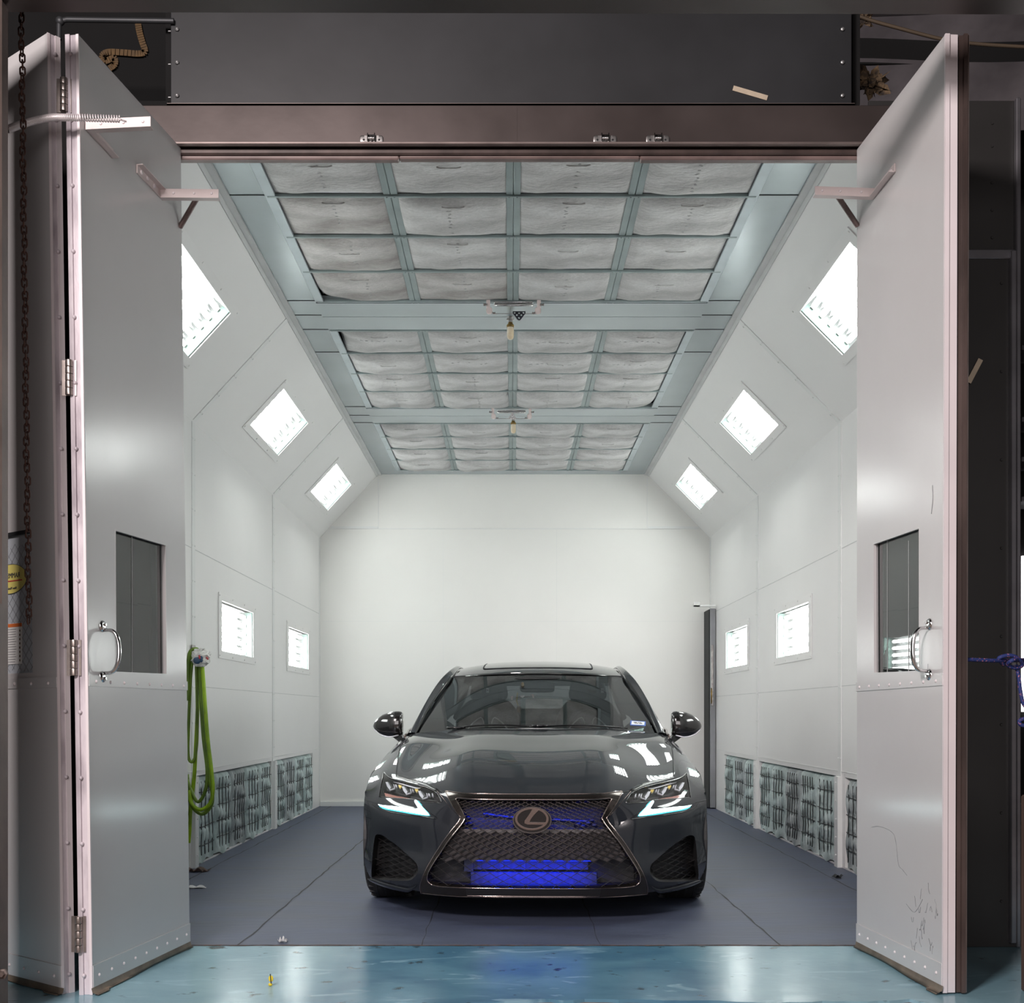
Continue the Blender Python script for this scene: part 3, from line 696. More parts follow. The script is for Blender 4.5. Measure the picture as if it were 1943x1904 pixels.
# far right: bright window, wooden post, rope
struct(MB().box(3.37, 4.2, 8.0, 8.02, 1.03, 2.06).build('window_1', 'daypane'))
struct(MB().box(3.3, 5.5, 8.05, 8.1, 0, 4.5).build('wall_hall_right', 'dark'))
for k, z in enumerate((2.35, 2.6, 2.85, 3.3)): 
    o = MB().bbox(3.20, 4.6, 7.6, 7.9, z, z+.03, .003).build('storage_shelf', 'flange'); tag(o, ['lowest', 'second lowest', 'third lowest', 'highest'][k]+' grey metal storage shelf beyond the booth at the right edge', 'shelf', 'shelves at the right edge')
o = MB().bbox(1.872, 1.98, 4.40, 4.46, 0, .72, .006).build('wooden_post', 'wood'); tag(o, 'rough brown wooden post standing at the bottom right edge', 'post')
# ============================================================ surfaces traced through their own geometry
class Surf:
    """smooth surface with a pixel -> (u,v) lookup"""
    def __init__(s, fn, u0, u1, v0, v1, xf=None, nu=120, nv=120):
        s.fn = fn; s.dom = (u0,u1,v0,v1); s.xf = xf
        U, Vv = np.meshgrid(np.linspace(u0,u1,nu), np.linspace(v0,v1,nv)); s.U = U.ravel(); s.V = Vv.ravel()
        s.px = s.proj(fn(s.U, s.V))
    def proj(s, p):
        if s.xf is not None: p = s.xf(p)
        return np.stack([CX+F*p[:,0]/p[:,1], HY-F*(p[:,2]-CH)/p[:,1]], 1)
    def inv(s, x, y):
        d = (s.px[:,0]-x)**2+(s.px[:,1]-y)**2; k = int(np.argmin(d)); u, v = s.U[k], s.V[k]; h = 1e-4
        for _ in range(6):
            q = s.proj(s.fn(np.array([u,u+h,u]), np.array([v,v,v+h])))
            J = np.array([[q[1,0]-q[0,0], q[2,0]-q[0,0]],[q[1,1]-q[0,1], q[2,1]-q[0,1]]])/h; r = np.array([x-q[0,0], y-q[0,1]])
            try: st = np.linalg.solve(J, r)
            except Exception: break
            m = np.abs(st).max(); st = st*min(1, .05/(m+1e-12)); u += st[0]; v += st[1]
            if m < 1e-6: break
        u0,u1,v0,v1 = s.dom
        return (min(max(u,u0),u1), min(max(v,v0),v1))
    def nrm(s, u, v):
        h = 1e-4; p = s.fn(u, v); a = s.fn(u+h, v)-s.fn(u-h, v); b = s.fn(u, v+h)-s.fn(u, v-h)
        n = np.cross(a, b); n /= np.linalg.norm(n, axis=1)[:,None]+1e-15; return p, n
    def pt(s, u, v, off=0):
        p, n = s.nrm(np.array([u],float), np.array([v],float)); return p[0]+n[0]*off
    def region(s, loops, label, nu, nv, off=None, dom=None, opens=()):
        """triangulate; label(c) gives an int per triangle centroid; returns {label: (MB, normals)}"""
        u0,u1,v0,v1 = dom or s.dom
        U, Vv = np.meshgrid(np.linspace(u0,u1,nu), np.linspace(v0,v1,nv)); g = np.stack([U.ravel(), Vv.ravel()], 1)
        # drop grid points too near the constraint lines
        seg = [np.array(l) for l in list(loops)+list(opens)]
        allp = np.concatenate(seg); keep = np.ones(len(g), bool); du, dv = (u1-u0)/nu, (v1-v0)/nv
        for p in allp: keep &= ~((np.abs(g[:,0]-p[0]) < du*.45) & (np.abs(g[:,1]-p[1]) < dv*.45))
        edge = (U.ravel() == u0)|(U.ravel() == u1)|(Vv.ravel() == v0)|(Vv.ravel() == v1)
        v2, tri = cdt([l for l in loops], g[keep|edge], opens)
        c = v2[tri].mean(axis=1); lab = label(c); p, n = s.nrm(v2[:,0], v2[:,1]); out = {}
        if off: p = p+n*off
        for L_ in set(lab.tolist()):
            if L_ < 0: continue
            t = tri[lab == L_]; ids = np.unique(t); mp = {int(k): i for i, k in enumerate(ids)}
            mb = MB(); mb.add(p[ids], [tuple(mp[int(x)] for x in f) for f in t]); out[L_] = (mb, n[ids])
        return out
    def patch(s, loop, off=.001, thick=.002, holes=(), nu=0, nv=0):
        """solid plate following the surface inside a (u,v) loop"""
        loop = [tuple(p) for p in loop]; a = np.array(loop); pts = []
        if nu:
            U, Vv = np.meshgrid(np.linspace(a[:,0].min(), a[:,0].max(), nu+2)[1:-1], np.linspace(a[:,1].min(), a[:,1].max(), nv+2)[1:-1])
            g = np.stack([U.ravel(), Vv.ravel()], 1); k = inpoly_np(g, loop)
            for h in holes: k &= ~inpoly_np(g, h)
            pts = g[k]
        ls = [loop]+[list(h) for h in holes]
        v2, tri = cdt(ls, pts); c = v2[tri].mean(axis=1); k = inpoly_np(c, loop)
        for h in holes: k &= ~inpoly_np(c, h)
        tri = tri[k]; p, n = s.nrm(v2[:,0], v2[:,1]); mb = MB(); T = tri.tolist()
        mb.add(p+n*off, [tuple(t) for t in T])
        if thick:
            mb.add(p+n*(off-thick), [tuple(reversed(t)) for t in T])
            for l in ls:
                l = np.array(l); q, nn = s.nrm(l[:,0], l[:,1]); m = len(l)
                mb.add(list(q+nn*off)+list(q+nn*(off-thick)), [(i, (i+1) % m, m+(i+1) % m, m+i) for i in range(m)])
        return mb
    def ribbon(s, uv, w_, off=.001, thick=.002, closed=False):
        """strip of width w along a (u,v) polyline"""
        uv = np.array(uv, float); p, n = s.nrm(uv[:,0], uv[:,1]); m = len(p); mb = MB(); vs = []
        ws = w_ if hasattr(w_, '__len__') else [w_]*m
        for i in range(m):
            a = p[(i-1) % m] if closed else p[max(i-1,0)]; b = p[(i+1) % m] if closed else p[min(i+1,m-1)]
            t = unit(b-a); sd = np.cross(t, n[i])*ws[i]/2
            vs += [p[i]-sd+n[i]*(off-thick), p[i]-sd+n[i]*off, p[i]+sd+n[i]*off, p[i]+sd+n[i]*(off-thick)]
        fs = []
        for i in range(m if closed else m-1):
            j = (i+1) % m
            for k in range(3): fs.append((4*i+k, 4*i+k+1, 4*j+k+1, 4*j+k))
        return mb.add(vs, fs)
def quad(c00, c10, c11, c01, xf=None):
    c00, c10, c11, c01 = map(lambda a: V3(*a), (c00, c10, c11, c01))
    def fn(u, v):
        u = np.asarray(u, float)[:,None]; v = np.asarray(v, float)[:,None]
        return c00*(1-u)*(1-v)+c10*u*(1-v)+c11*u*v+c01*(1-u)*v
    return Surf(fn, 0, 1, 0, 1, nu=60, nv=60)

# ============================================================ folding doors
def door(name, near_b, far_b, near_t, far_t, thick, win, wcfg, label, pane='dglass', seam=(0,0)):
    """near/far bottom and top corners as world points; face surface u: near->far, v: bottom->top"""
    S = quad(near_b, far_b, far_t, near_t)
    fac = 1
    c = S.pt(.5, .5); n = S.nrm(np.array([.5]), np.array([.5]))[1][0]
    if np.dot(n, V3(0,0,CH)-c) < 0: fac = -1
    return S, fac
def dplate(S, fac, loop, off, thick, holes=()):
    m = S.patch(loop, off*fac, thick*fac, holes)
    if fac < 0: m.f = [tuple(reversed(q)) for q in m.f]
    return m
DOORS = {}
def inv_all(S, pts): return [S.inv(*p) for p in pts]
def fliprec(mb): return mb
# --- left inner leaf
nb = P(176,1888,4.39); fb = P(360,1798,5.27); ft = P(343,281,5.27); ntp = P(149,66,4.39)
S1, f1 = door('door_1', nb, fb, ntp, ft, .045, None, None, None)
w1 = inv_all(S1, [(218,1005),(315,1034),(317,1281),(219,1277)])
d1 = dplate(S1, f1, [(0,0),(1,0),(1,1),(0,1)], 0, .046, [w1]).build('door_1', 'doorw'); struct(d1)
# --- left outer leaf (folded away to the left)
nb2 = P(118,1888,4.40); ntp2 = P(90,62,4.40); dirn = V3(-.78,.62,0)*.92; k2 = dirn
S2 = quad(nb2, nb2+k2, ntp2+k2, ntp2); f2_ = 1 if np.dot(S2.nrm(np.array([.5]), np.array([.5]))[1][0], V3(0,-1,0)) > 0 else -1
w2 = [S2.inv(58,1003), S2.inv(58,1277)]; ue = w2[0][0]
va = S2.inv(58,1004)[1]; vb = S2.inv(58,1277)[1]
w2 = [(ue, vb), (ue+.52, vb), (ue+.52, va), (ue, va)]
d2 = dplate(S2, f2_, [(0,0),(1,0),(1,1),(0,1)], 0, .046, [w2]).build('door_2', 'doorw'); struct(d2)
# --- right inner leaf
nb3 = P(1788,1884,4.40); fb3 = P(1626,1798,5.27); ft3 = P(1626,284,5.27); ntp3 = P(1793,66,4.40)
S3 = quad(nb3, fb3, ft3, ntp3); f3 = 1 if np.dot(S3.nrm(np.array([.5]), np.array([.5]))[1][0], V3(-1,0,0)) > 0 else -1
w3 = inv_all(S3, [(1745,1001),(1657,1032),(1658,1279),(1745,1275)])
d3 = dplate(S3, f3, [(0,0),(1,0),(1,1),(0,1)], 0, .046, [w3]).build('door_3', 'doorw'); struct(d3)
def window(S, f, loop, par, pane):
    cu = sum(p[0] for p in loop)/4; cv = sum(p[1] for p in loop)/4
    o = dplate(S, f, loop, -.018, .006).build('window_pane', pane, par)
    inner = [(cu+(p[0]-cu)*.975, cv+(p[1]-cv)*.985) for p in loop]
    dplate(S, f, loop, .001, .012, [inner]).build('window_bead', 'doorw', par)
    return o
p1 = window(S1, f1, w1, d1, 'dglass'); p3 = window(S3, f3, w3, d3, 'dglass2')
for S_, f_, p_, xs_, y0_, y1_ in ((S1, f1, p1, (258,), 1019, 1278), (S3, f3, p3, (1676, 1716), 1026, 1277)):
    for x_ in xs_:
        a_, b_ = S_.inv(x_, y0_), S_.inv(x_, y1_); S_.ribbon([a_, b_], .003, -.0165*f_, .001*f_).build('glass_line', 'seamline', p_)
def strip(S, f, u0, u1, v0, v1, off, th): return S.patch([(u0,v0),(u1,v0),(u1,v1),(u0,v1)], off*f, th*f)
def merge(mbs):
    m = MB()
    for k in mbs: m.add(k.v, k.f)
    return m
def rivets_on(S, f, uvs, r=.007, off=.004, h=.005):
    m = MB()
    for u, v in uvs:
        p, n = S.nrm(np.array([u]), np.array([v])); m.lathe(p[0]+n[0]*f*off, n[0]*f, [(r,0),(r*.8,h*.6),(r*.3,h)], 8)
    return m
for S, f, d, py, mat_, U1 in ((S1,f1,d1,1300,'doorw',1), (S2,f2_,d2,1298,'doorw',1), (S3,f3,d3,1300,'doorw',1)):
    v = S.inv(*((300,1300) if S is S1 else (80,1297) if S is S2 else (1700,1299)))[1]
    b = strip(S, f, 0, 1, v-.005, v+.006, .004, .004).build('middle_strip', mat_, d)
    rivets_on(S, f, [(u, v) for u in np.linspace(.06, .95, 8)]).build('rivets', 'doorpink', b, smooth=60)
    b = strip(S, f, 0, 1, .006, .030, .004, .004).build('kick_plate', 'doorw', d)
    rivets_on(S, f, [(u, .018) for u in np.linspace(.05, .95, 9)]).build('rivets', 'doorpink', b, smooth=60)
    # rubber sweep curling under the door
    sw = []
    for u in np.linspace(-.02, 1, 24):
        p, n = S.nrm(np.array([min(max(u,0),1)]), np.array([.004])); p = p[0]+(S.pt(1,0)-S.pt(0,0))*min(u, 0); n = n[0]*f
        c = .012+.008*math.sin(u*7)+(.02 if u < .1 else 0)
        sw += [p+n*.004+V3(0,0,.012), p+n*(.008)+V3(0,0,-.004), p+n*c+V3(0,0,max(-p[2]+.003, -.02)), p+n*(c-.004)+V3(0,0,max(-p[2]+.006, -.017))]
    MB().add(sw, [(4*i+k, 4*i+k+1, 4*i+k+5, 4*i+k+4) for i in range(23) for k in range(3)]).build('floor_sweep', mat('tan_rubber_sweep', srgb(120,108,94), .6, noise=.4, nscale=12) if S is S1 else bpy.data.materials['tan_rubber_sweep'], d, smooth=180)
# edges facing the camera
def edge_strip(nb, nt, d, th, out, name, m, x0, x1, y0=0.0):
    """strip on the near edge between two pixel columns; built as a thin slab in front of the edge"""
    pass
def end_faces(S, f, d, spec, rv=None, zoff=0):
    """slabs on the near end (u=0) of a leaf; spec=[(t0,t1,protrude,material,name)] with t measured into the thickness"""
    p0, n0 = S.nrm(np.array([0.0]), np.array([0.0])); p1_, n1 = S.nrm(np.array([0.0]), np.array([1.0]))
    a = S.pt(0,0); b = S.pt(0,1); n = n0[0]*f; e = -unit(S.pt(1,0)-S.pt(0,0))
    for t0, t1, pr, m_, nm in spec:
        q = []
        for base in (a, b):
            for t, w_ in ((t0,-.001),(t1,-.001),(t1,pr),(t0,pr)): q.append(base-n*t+e*w_)
        MB().add(q, [(0,1,2,3),(7,6,5,4),(0,4,5,1),(1,5,6,2),(2,6,7,3),(3,7,4,0)]).build(nm, m_, d)
    if rv:
        m = MB(); t, pr, N_ = rv
        for k in range(N_):
            p = a+(b-a)*(.02+.96*k/(N_-1))-n*t+e*pr; m.sq(p, .008, .008, .008, 1, 1, 8, 6)
        m.build('edge_rivets', 'doore', d, smooth=180)
end_faces(S1, f1, d1, [(-.002,.008,.006,'doorpink','edge_lip'), (.008,.030,.002,'doore','edge_seal'), (.030,.047,.010,'doore','edge_channel')], (.030,.006,15))
end_faces(S2, f2_, d2, [(-.002,.008,.003,'doorpink','edge_lip'), (.008,.028,.001,'doore','edge_seal'), (.028,.048,.005,'doorpink','edge_channel')], (.027,.004,15))
end_faces(S3, f3, d3, [(-.002,.014,.010,'doorpink','edge_lip'), (.014,.046,.004,'doorpink','edge_channel')], None)
# right outer leaf folded flat behind the inner one: its edge and rubber seal show
o3 = V3(.052,.01,0)
q = [nb3+o3, fb3+o3+V3(.03,0,0), ft3+o3+V3(.03,0,0), ntp3+o3]; S4 = quad(*q)
d4 = dplate(S4, f3, [(0,0),(1,0),(1,1),(0,1)], 0, .036).build('door_4', 'doorback'); struct(d4)
end_faces(S4, f3, d4, [(.0,.014,.006,'seal','rubber_seal'), (.014,.028,.020,'seal','rubber_seal'), (.030,.036,.012,'headlip','edge_angle')], None)
# hinges between the left leaves
a0 = S2.pt(0,0)+V3(.068,.02,0); a1 = S2.pt(0,1)+V3(.068,.02,0)
for py0, py1 in ((153,217),(686,753),(1215,1283),(1738,1806)):
    z0 = CH-(py1-HY)*4.4/F; z1 = CH-(py0-HY)*4.4/F
    t0 = z0/3.48; c0 = P({153:121,686:131,1215:140,1738:149}[py0], (py0+py1)/2, 4.38)
    m = MB()
    for k in range(5):
        za = z0+(z1-z0)*k/5; m.lathe((c0[0], c0[1], za+.001), (0,0,1), [(.013,0),(.0135,.002),(.0135,(z1-z0)/5-.004),(.013,(z1-z0)/5-.002)], 14)
    m.box(c0[0]-.028, c0[0], c0[1]+.006, c0[1]+.012, z0, z1); m.box(c0[0], c0[0]+.024, c0[1]+.006, c0[1]+.012, z0, z1)
    m.build('hinge', mat('hinge_steel', srgb(190,178,172), .32, .85, noise=.35, nscale=14) if py0 == 153 else bpy.data.materials['hinge_steel'], d1, smooth=50)
# pull handles
def handle(S, f, px, py0, py1, d, out, lab):
    a = S.inv(px, py0+12); b = S.inv(px, py1-12)
    A, nA = S.nrm(np.array([a[0]]), np.array([a[1]])); B, nB = S.nrm(np.array([b[0]]), np.array([b[1]])); n = nA[0]*f; A = A[0]; B = B[0]; up = unit(A-B)
    sd = unit(np.cross(up, n))
    pts = [A+(B-A)*(.5-.5*math.cos(math.pi*t)*(1-.0*t))+n*(.006+.060*math.sin(math.pi*t)**.5) for t in np.linspace(0, 1, 40)]; nn = len(pts); rs = [.006+.0035*math.sin(math.pi*i/(nn-1)) for i in range(nn)]
    h = MB().tube(pts, rs, 12).build('handle', 'chrome', d, smooth=180)
    for q in (A, B):
        m = MB(); m.lathe(q+up*(.014 if q is A else -.014), n, [(.022,0),(.022,.003),(.017,.008),(.010,.010)], 18); m.lathe(q+up*(.02 if q is A else -.02)+n*.008, n, [(.006,0),(.006,.008)], 6)
        m.build('handle_foot', 'chrome', h, smooth=50)
handle(S1, f1, 194, 1184, 1290, d1, 1, ''); handle(S3, f3, 1764, 1180, 1286, d3, 1, '')
# angle brackets and closer springs near the door tops
M['brk'] = mat('pale_pink_bracket', srgb(214, 200, 198), .4, noise=.08, nscale=10)
def bracket(S, f, d, pxa, pxb, pxc, z_th, lab):
    """arm from a (free end) to the bend b, leg on the door face from b to c"""
    B = S.pt(*S.inv(*pxb)); C_ = S.pt(*S.inv(*pxc)); n = S.nrm(np.array([.5]), np.array([.5]))[1][0]*f
    Yb = B[1]; A = P(pxa[0], pxa[1], Yb-.01)
    m = MB(); d_ = unit(A-B); m.obox((A+B)/2+n*.004, d_, (0,0,1), np.cross(d_, (0,0,1)), np.linalg.norm(A-B), .036, .005)
    m.obox((A+B)/2+n*.004+V3(0,.014,-.016), d_, (0,0,1), np.cross(d_, (0,0,1)), np.linalg.norm(A-B), .004, .03)
    l = unit(C_-B); m.obox((C_+B)/2+n*.004, l, np.cross(l, n), n, np.linalg.norm(C_-B), .036, .005)
    m.obox((C_+B)/2+n*.016+np.cross(l, n)*.016, l, np.cross(l, n), n, np.linalg.norm(C_-B), .004, .026)
    o = m.build('bracket', 'brk', d)
    r = MB()
    for k in (.1, .4, .75): 
        p = A+(B-A)*k; r.lathe(p+V3(0,-.003,0), (0,-1,0), [(.006,0),(.004,.004)], 8)
    for k in (.3, .6, .85): r.lathe(B+(C_-B)*k+n*.006, n, [(.009,0),(.007,.006)], 8)
    r.build('bolts', 'doorpink', o); return A, B
bracket(S1, f1, d1, (284,231), (161,237), (212,292), 0, '')
bracket(S1, f1, d1, (413,368), (302,367), (258,320), 0, '')
bracket(S3, f3, d3, (1548,362), (1662,366), (1700,318), 0, '')
def coil(a, b, R, r, turns, bend=None):
    pts = crom([a]+(bend or [])+[b], 30); L_ = len(pts); out = []; tot = turns
    for i in range(int(turns*8)+1):
        t = i/(turns*8)*(L_-1); k = min(int(t), L_-2); fr = t-k; p = pts[k]*(1-fr)+pts[k+1]*fr; d_ = unit(pts[k+1]-pts[k])
        s1 = unit(np.cross(d_, (0,0,1))); s2 = np.cross(d_, s1); q = 2*math.pi*i/8; out.append(p+R*(math.cos(q)*s1+math.sin(q)*s2))
    return MB().tube(out, r, 4)
M['spring'] = mat('white_painted_spring', srgb(214, 206, 206), .35, .3, noise=.1)
o = coil(P(14,246,4.2), P(228,226,4.33), .0115, .0026, 84, [P(50,233,4.24), P(92,224,4.29), P(130,223,4.31)])
o.tube([P(226,226,4.33), P(234,229,4.34), P(240,231,4.345)], .003, 6)
tag(o.build('coil_spring', 'spring', smooth=180), 'long white coil spring stretched across the two left door leaves', 'spring', 'closer springs')
for pa, pb, Y, lab in (((375,374),(341,432),5.2,'short brown closer spring hanging below the bracket beside the left door'), ((1588,370),(1628,430),5.2,'short brown closer spring hanging below the bracket beside the right door')):
    m = coil(P(*pa,Y), P(*pb,Y+.05), .010, .0028, 34); m.tube([P(pa[0], pa[1]-14, Y-.02), P(pa[0]+3, pa[1]-6, Y-.01), P(*pa,Y)], .003, 6)
    tag(m.build('coil_spring', mat('brown_spring_steel', srgb(130,112,108), .4, .6, noise=.2) if Y and pa[0] == 375 else bpy.data.materials['brown_spring_steel'], smooth=180), lab, 'spring', 'closer springs')
# wired glass pane of the far-left leaf with its stickers
p2 = dplate(S2, f2_, w2, -.012, .006).build('window_pane', 'wglass', d2)
dplate(S2, f2_, [(w2[0][0], va-.004), (w2[1][0], va-.004), (w2[1][0], va), (w2[0][0], va)], 0, .01).build('window_bead', 'gap', d2)
m = MB(); us = (w2[1][0]-ue)
asp = (.92*us)/((va-vb)*3.48)
n_ = 9
for s_ in (1, -1):
    for k in range(-12, 24):
        pts = []
        for t in np.linspace(0, 1, 30):
            uu = ue+us*t; vv = vb+(va-vb)*((k/12)+s_*t*asp)
            if vb < vv < va-.012: pts.append((uu, vv))
        if len(pts) > 1:
            q = [S2.pt(a, b, -.0115*f2_) for a, b in (pts[0], pts[-1])]; m.bar(q[0], q[1], .001, .001)
m.build('wire_mesh', mat('embedded_wire', (.25,.25,.26), .4, .5, noise=.1), p2)
U2 = unit(S2.pt(1,.5)-S2.pt(0,.5)); N2 = S2.nrm(np.array([.5]), np.array([.5]))[1][0]*f2_; R2 = -U2
def on2(px, py, off): return S2.pt(*S2.inv(px, py), 0)+N2*off
c = on2(15, 1099, -.010)
sk = MB().lathe(c, N2, [(.5,0),(.5,.001)], 40)
sk = MB(); ring = []
for k in range(48): 
    q = 2*math.pi*k/48; ring.append(c+R2*.118*math.cos(q)+V3(0,0,1)*.056*math.sin(q))
sk.add(ring, [tuple(range(48))]); so = sk.build('oval_sticker', 'stick', p2)
m = MB(); 
for k in range(48): m.bar(ring[k]+N2*.0006, ring[(k+1) % 48]+N2*.0006, .002, .001)
m.build('sticker_rim', 'ink', so)
fr2 = lambda p: (p, R2, V3(0,0,1), N2)
text_mb('RAMMSTEIN', .027, fr2(c+V3(0,0,.012)+N2*.001-R2*.004), mirror=True).build('sticker_lettering', 'ink', so)
text_mb('New Mexico', .014, fr2(c+V3(0,0,-.036)+N2*.001+R2*.01), mirror=True).build('sticker_lettering', 'ink', so)
MB().obox(c+V3(0,0,-.008)+N2*.001, R2, (0,0,1), N2, .17, .004, .0008).build('red_line', 'redink', so)
c = on2(20, 1222, -.010); no = MB().obox(c, R2, (0,0,1), N2, .13, .155, .001).build('notice', 'paper', p2)
MB().obox(c+V3(0,0,.070)+N2*.001, R2, (0,0,1), N2, .128, .013, .0008).build('notice_heading', 'orange', no)
m = MB(); m2 = MB(); rr = random.Random(1)
for k in range(14):
    z = .055-.0095*k; m.obox(c+V3(0,0,z)+N2*.001+R2*(-.014+rr.uniform(-.004,.004)), R2, (0,0,1), N2, .075+rr.uniform(-.015,.01), .0014, .0006)
for k in range(8): m2.obox(c+V3(0,0,.048-.016*k)+N2*.001+R2*.05, R2, (0,0,1), N2, .006, .008, .0006)
m.build('notice_lines', 'ink', no); m2.build('notice_marks', 'strapy', no)
# scuffs low on the right leaf
m = MB(); rr = random.Random(8)
for k in range(26):
    u = rr.uniform(.04, .32); v = abs(rr.gauss(.05, .035))+.012; L_ = rr.uniform(.006, .03); uv = [(u+L_*t*rr.uniform(.6,1.2), v+.006*math.sin(t*3+k)) for t in np.linspace(0, 1, 6)]
    r_ = S3.ribbon(uv, rr.uniform(.0008, .0035), .0012*f3, .001*f3); m.add(r_.v, r_.f)
for uv0, w_ in (([(.8,.155),(.7,.158),(.55,.155),(.5,.145),(.47,.12),(.42,.115),(.37,.11)], .0012), ([(.38,.078),(.3,.072),(.25,.078),(.2,.09)], .0015), ([(.12,.505),(.105,.52),(.11,.535)], .0035), ([(.16,.33),(.15,.345)], .002)):
    r_ = S3.ribbon(crom([V3(*p) for p in uv0], 4), w_, .0012*f3, .001*f3); m.add(r_.v, r_.f)
m.build('scuff_marks', mat('grey_scuffs', (.34,.34,.35), .6, noise=.4, nscale=30), d3)
# personnel door in the far right corner
d5 = MB().bbox(2.118, 2.175, 12.93, 13.28, .01, 2.14, .004).build('door_5', mat('grey_door_edge', srgb(150,152,156), .4, .2, noise=.3, nscale=3)); struct(d5)
MB().box(2.108, 2.120, 12.955, 13.29, .01, 2.13).build('door_gasket', 'gap', d5)  # dark strip painted in for the shaded gap at the ajar door
MB().tube(crom([V3(2.13,12.93,1.12), V3(2.12,12.87,1.15), V3(2.12,12.86,1.25), V3(2.13,12.93,1.29)], 5), .007, 8).build('handle', 'brass', d5, smooth=180)
MB().bbox(2.125, 2.15, 12.915, 12.93, 1.1, 1.75, .003).build('latch_rail', 'steel', d5)
o = MB().bbox(1.93, 2.17, 12.86, 12.9, 2.15, 2.17, .003).bbox(1.93, 2.0, 12.86, 12.88, 2.15, 2.20, .003).build('door_closer', 'trimw', d5)
# rusty chain
def link(tw):
    pts = []; 
    for k in range(16):
        q = 2*math.pi*k/16; x = .0085*math.cos(q); z = .0085*math.sin(q)+(.0075 if math.sin(q) > 0 else -.0075)
        pts.append((x, 0, z))
    return MB().tube(pts, .0031, 6, closed=True)
ch = empty('rusty_chain', (0,0,0)); tag(ch, 'rusty steel chain hanging in front of the folded left doors', 'chain')
lk = link(0).build('link', 'rust', ch, smooth=180); n = 96
for k in range(n):
    z = 3.52-.0229*k; t = (3.52-z)/(3.52-1.32); x = (P(40,0,4.2)*(1-t)+P(55,1187,4.2)*t)[0]+.002*math.sin(k*.7)
    o = lk if k == 0 else lk.copy()
    if k: COL.objects.link(o); o.parent = ch
    o.location = (x, 4.2, z); o.rotation_euler = (.05*math.sin(k), 0, (math.pi/2 if k % 2 else 0)+.25*math.sin(k*1.3)+.1)
# rope tied to the right door
def ropeo(pts, r=.0075): return MB().tube(crom([P(*p) for p in pts], 8), r, 8)
m = ropeo([(1832,1252,4.42),(1860,1253,4.44),(1885,1254,4.46),(1910,1254,4.5),(1960,1252,4.6)])
m2 = ropeo([(1905,1262,4.5),(1895,1250,4.47),(1915,1244,4.47),(1932,1250,4.48),(1940,1262,4.5),(1928,1268,4.49),(1912,1262,4.48),(1925,1252,4.46),(1950,1256,4.6)]); m.add(m2.v, m2.f)
m2 = ropeo([(1928,1262,4.5),(1933,1285,4.5),(1936,1310,4.5),(1943,1338,4.5),(1960,1345,4.5)]); m.add(m2.v, m2.f)
m2 = ropeo([(1955,1362,4.5),(1938,1366,4.5),(1934,1371,4.5),(1940,1377,4.5),(1960,1376,4.5)]); m.add(m2.v, m2.f)
tag(m.build('tie_rope', 'rope', smooth=180), 'blue rope with pink flecks knotted beside the dark right door edge', 'rope')
# ------------------------------------------------------------ hoses on the left wall
hk = empty('hose_hook', tuple(P(366,1242,8.0))); O_ = P(366,1242,8.0)
MB().tube([V3(XL,8.0,O_[2])-O_, V3(-.0,0,0), V3(.05,0,.01), V3(.06,0,.03)], .009, 8).build('hook_arm', 'steel', hk, smooth=60)
MB().bbox(XL-O_[0]+.006, XL-O_[0]+.014, -.04, .04, -.06, .06, .002).build('mount_plate', 'steel', hk)
tag(hk, 'steel wall hook carrying the green hoses on the left wall', 'hook')
def hose(pts, m_, lab, r=.0125):
    tag(MB().tube(crom([P(*p) for p in pts], 6), r, 10).build('air_hose', m_, smooth=180), lab, 'hose', 'green hoses on the left wall hook')
Y0 = 7.86
hose([(357,1330,Y0),(357,1270,Y0),(360,1240,Y0),(370,1232,Y0),(377,1240,Y0),(379,1290,Y0),(384,1360,Y0),(390,1420,Y0),(396,1470,Y0),(403,1508,Y0),(400,1530,Y0),(385,1545,Y0),(368,1535,Y0),(358,1510,Y0),(355,1470,Y0)], 'hose2', 'olive green air hose in the wide hanging loop nearest the door edge')
hose([(382,1243,Y0-.03),(386,1290,Y0-.03),(390,1350,Y0-.03),(395,1410,Y0-.03),(401,1460,Y0-.03),(404,1500,Y0-.03),(398,1526,Y0-.03),(380,1537,Y0-.03),(364,1526,Y0-.03),(357,1500,Y0-.03)], 'hose', 'lime green air hose in the outermost hanging loop')
hose([(374,1240,Y0+.03),(376,1300,Y0+.03),(374,1370,Y0+.03),(371,1430,Y0+.03),(368,1480,Y0+.03),(362,1530,Y0+.03),(360,1570,Y0+.03),(358,1600,Y0+.03)], 'hose', 'lime green air hose running straight down behind the loops')
hose([(366,1238,Y0+.01),(361,1300,Y0+.01),(358,1380,Y0+.01),(357,1430,Y0+.01),(362,1446,Y0+.01),(370,1438,Y0+.01),(374,1400,Y0+.01),(374,1330,Y0+.01),(372,1250,Y0+.01)], 'hose2', 'olive green air hose in the short inner loop against the wall', .010)
hose([(379,1245,Y0-.01),(381,1320,Y0-.01),(386,1400,Y0-.01),(393,1460,Y0-.01),(390,1500,Y0-.01),(376,1522,Y0-.01),(362,1500,Y0-.01),(355,1480,Y0-.01)], 'hose2', 'olive green air hose in the middle hanging loop', .0115)
bg = empty('plastic_bag', tuple(P(381,1248,7.78))); rr = random.Random(4)
MB().sq((0,0,0), .058, .04, .052, .8, .8, 16, 12, warp=lambda x,y,z: (x+rr.uniform(-.010,.010), y+rr.uniform(-.008,.008), z+rr.uniform(-.010,.010))).build('bag', 'plastic', bg)
MB().sq((-.015,-.03,-.02), .026, .02, .024, .9, .9, 12, 8).sq((.012,-.036,-.012), .014, .012, .022, .9, .9, 10, 8).build('blue_fitting', 'bluerag', bg, smooth=180)
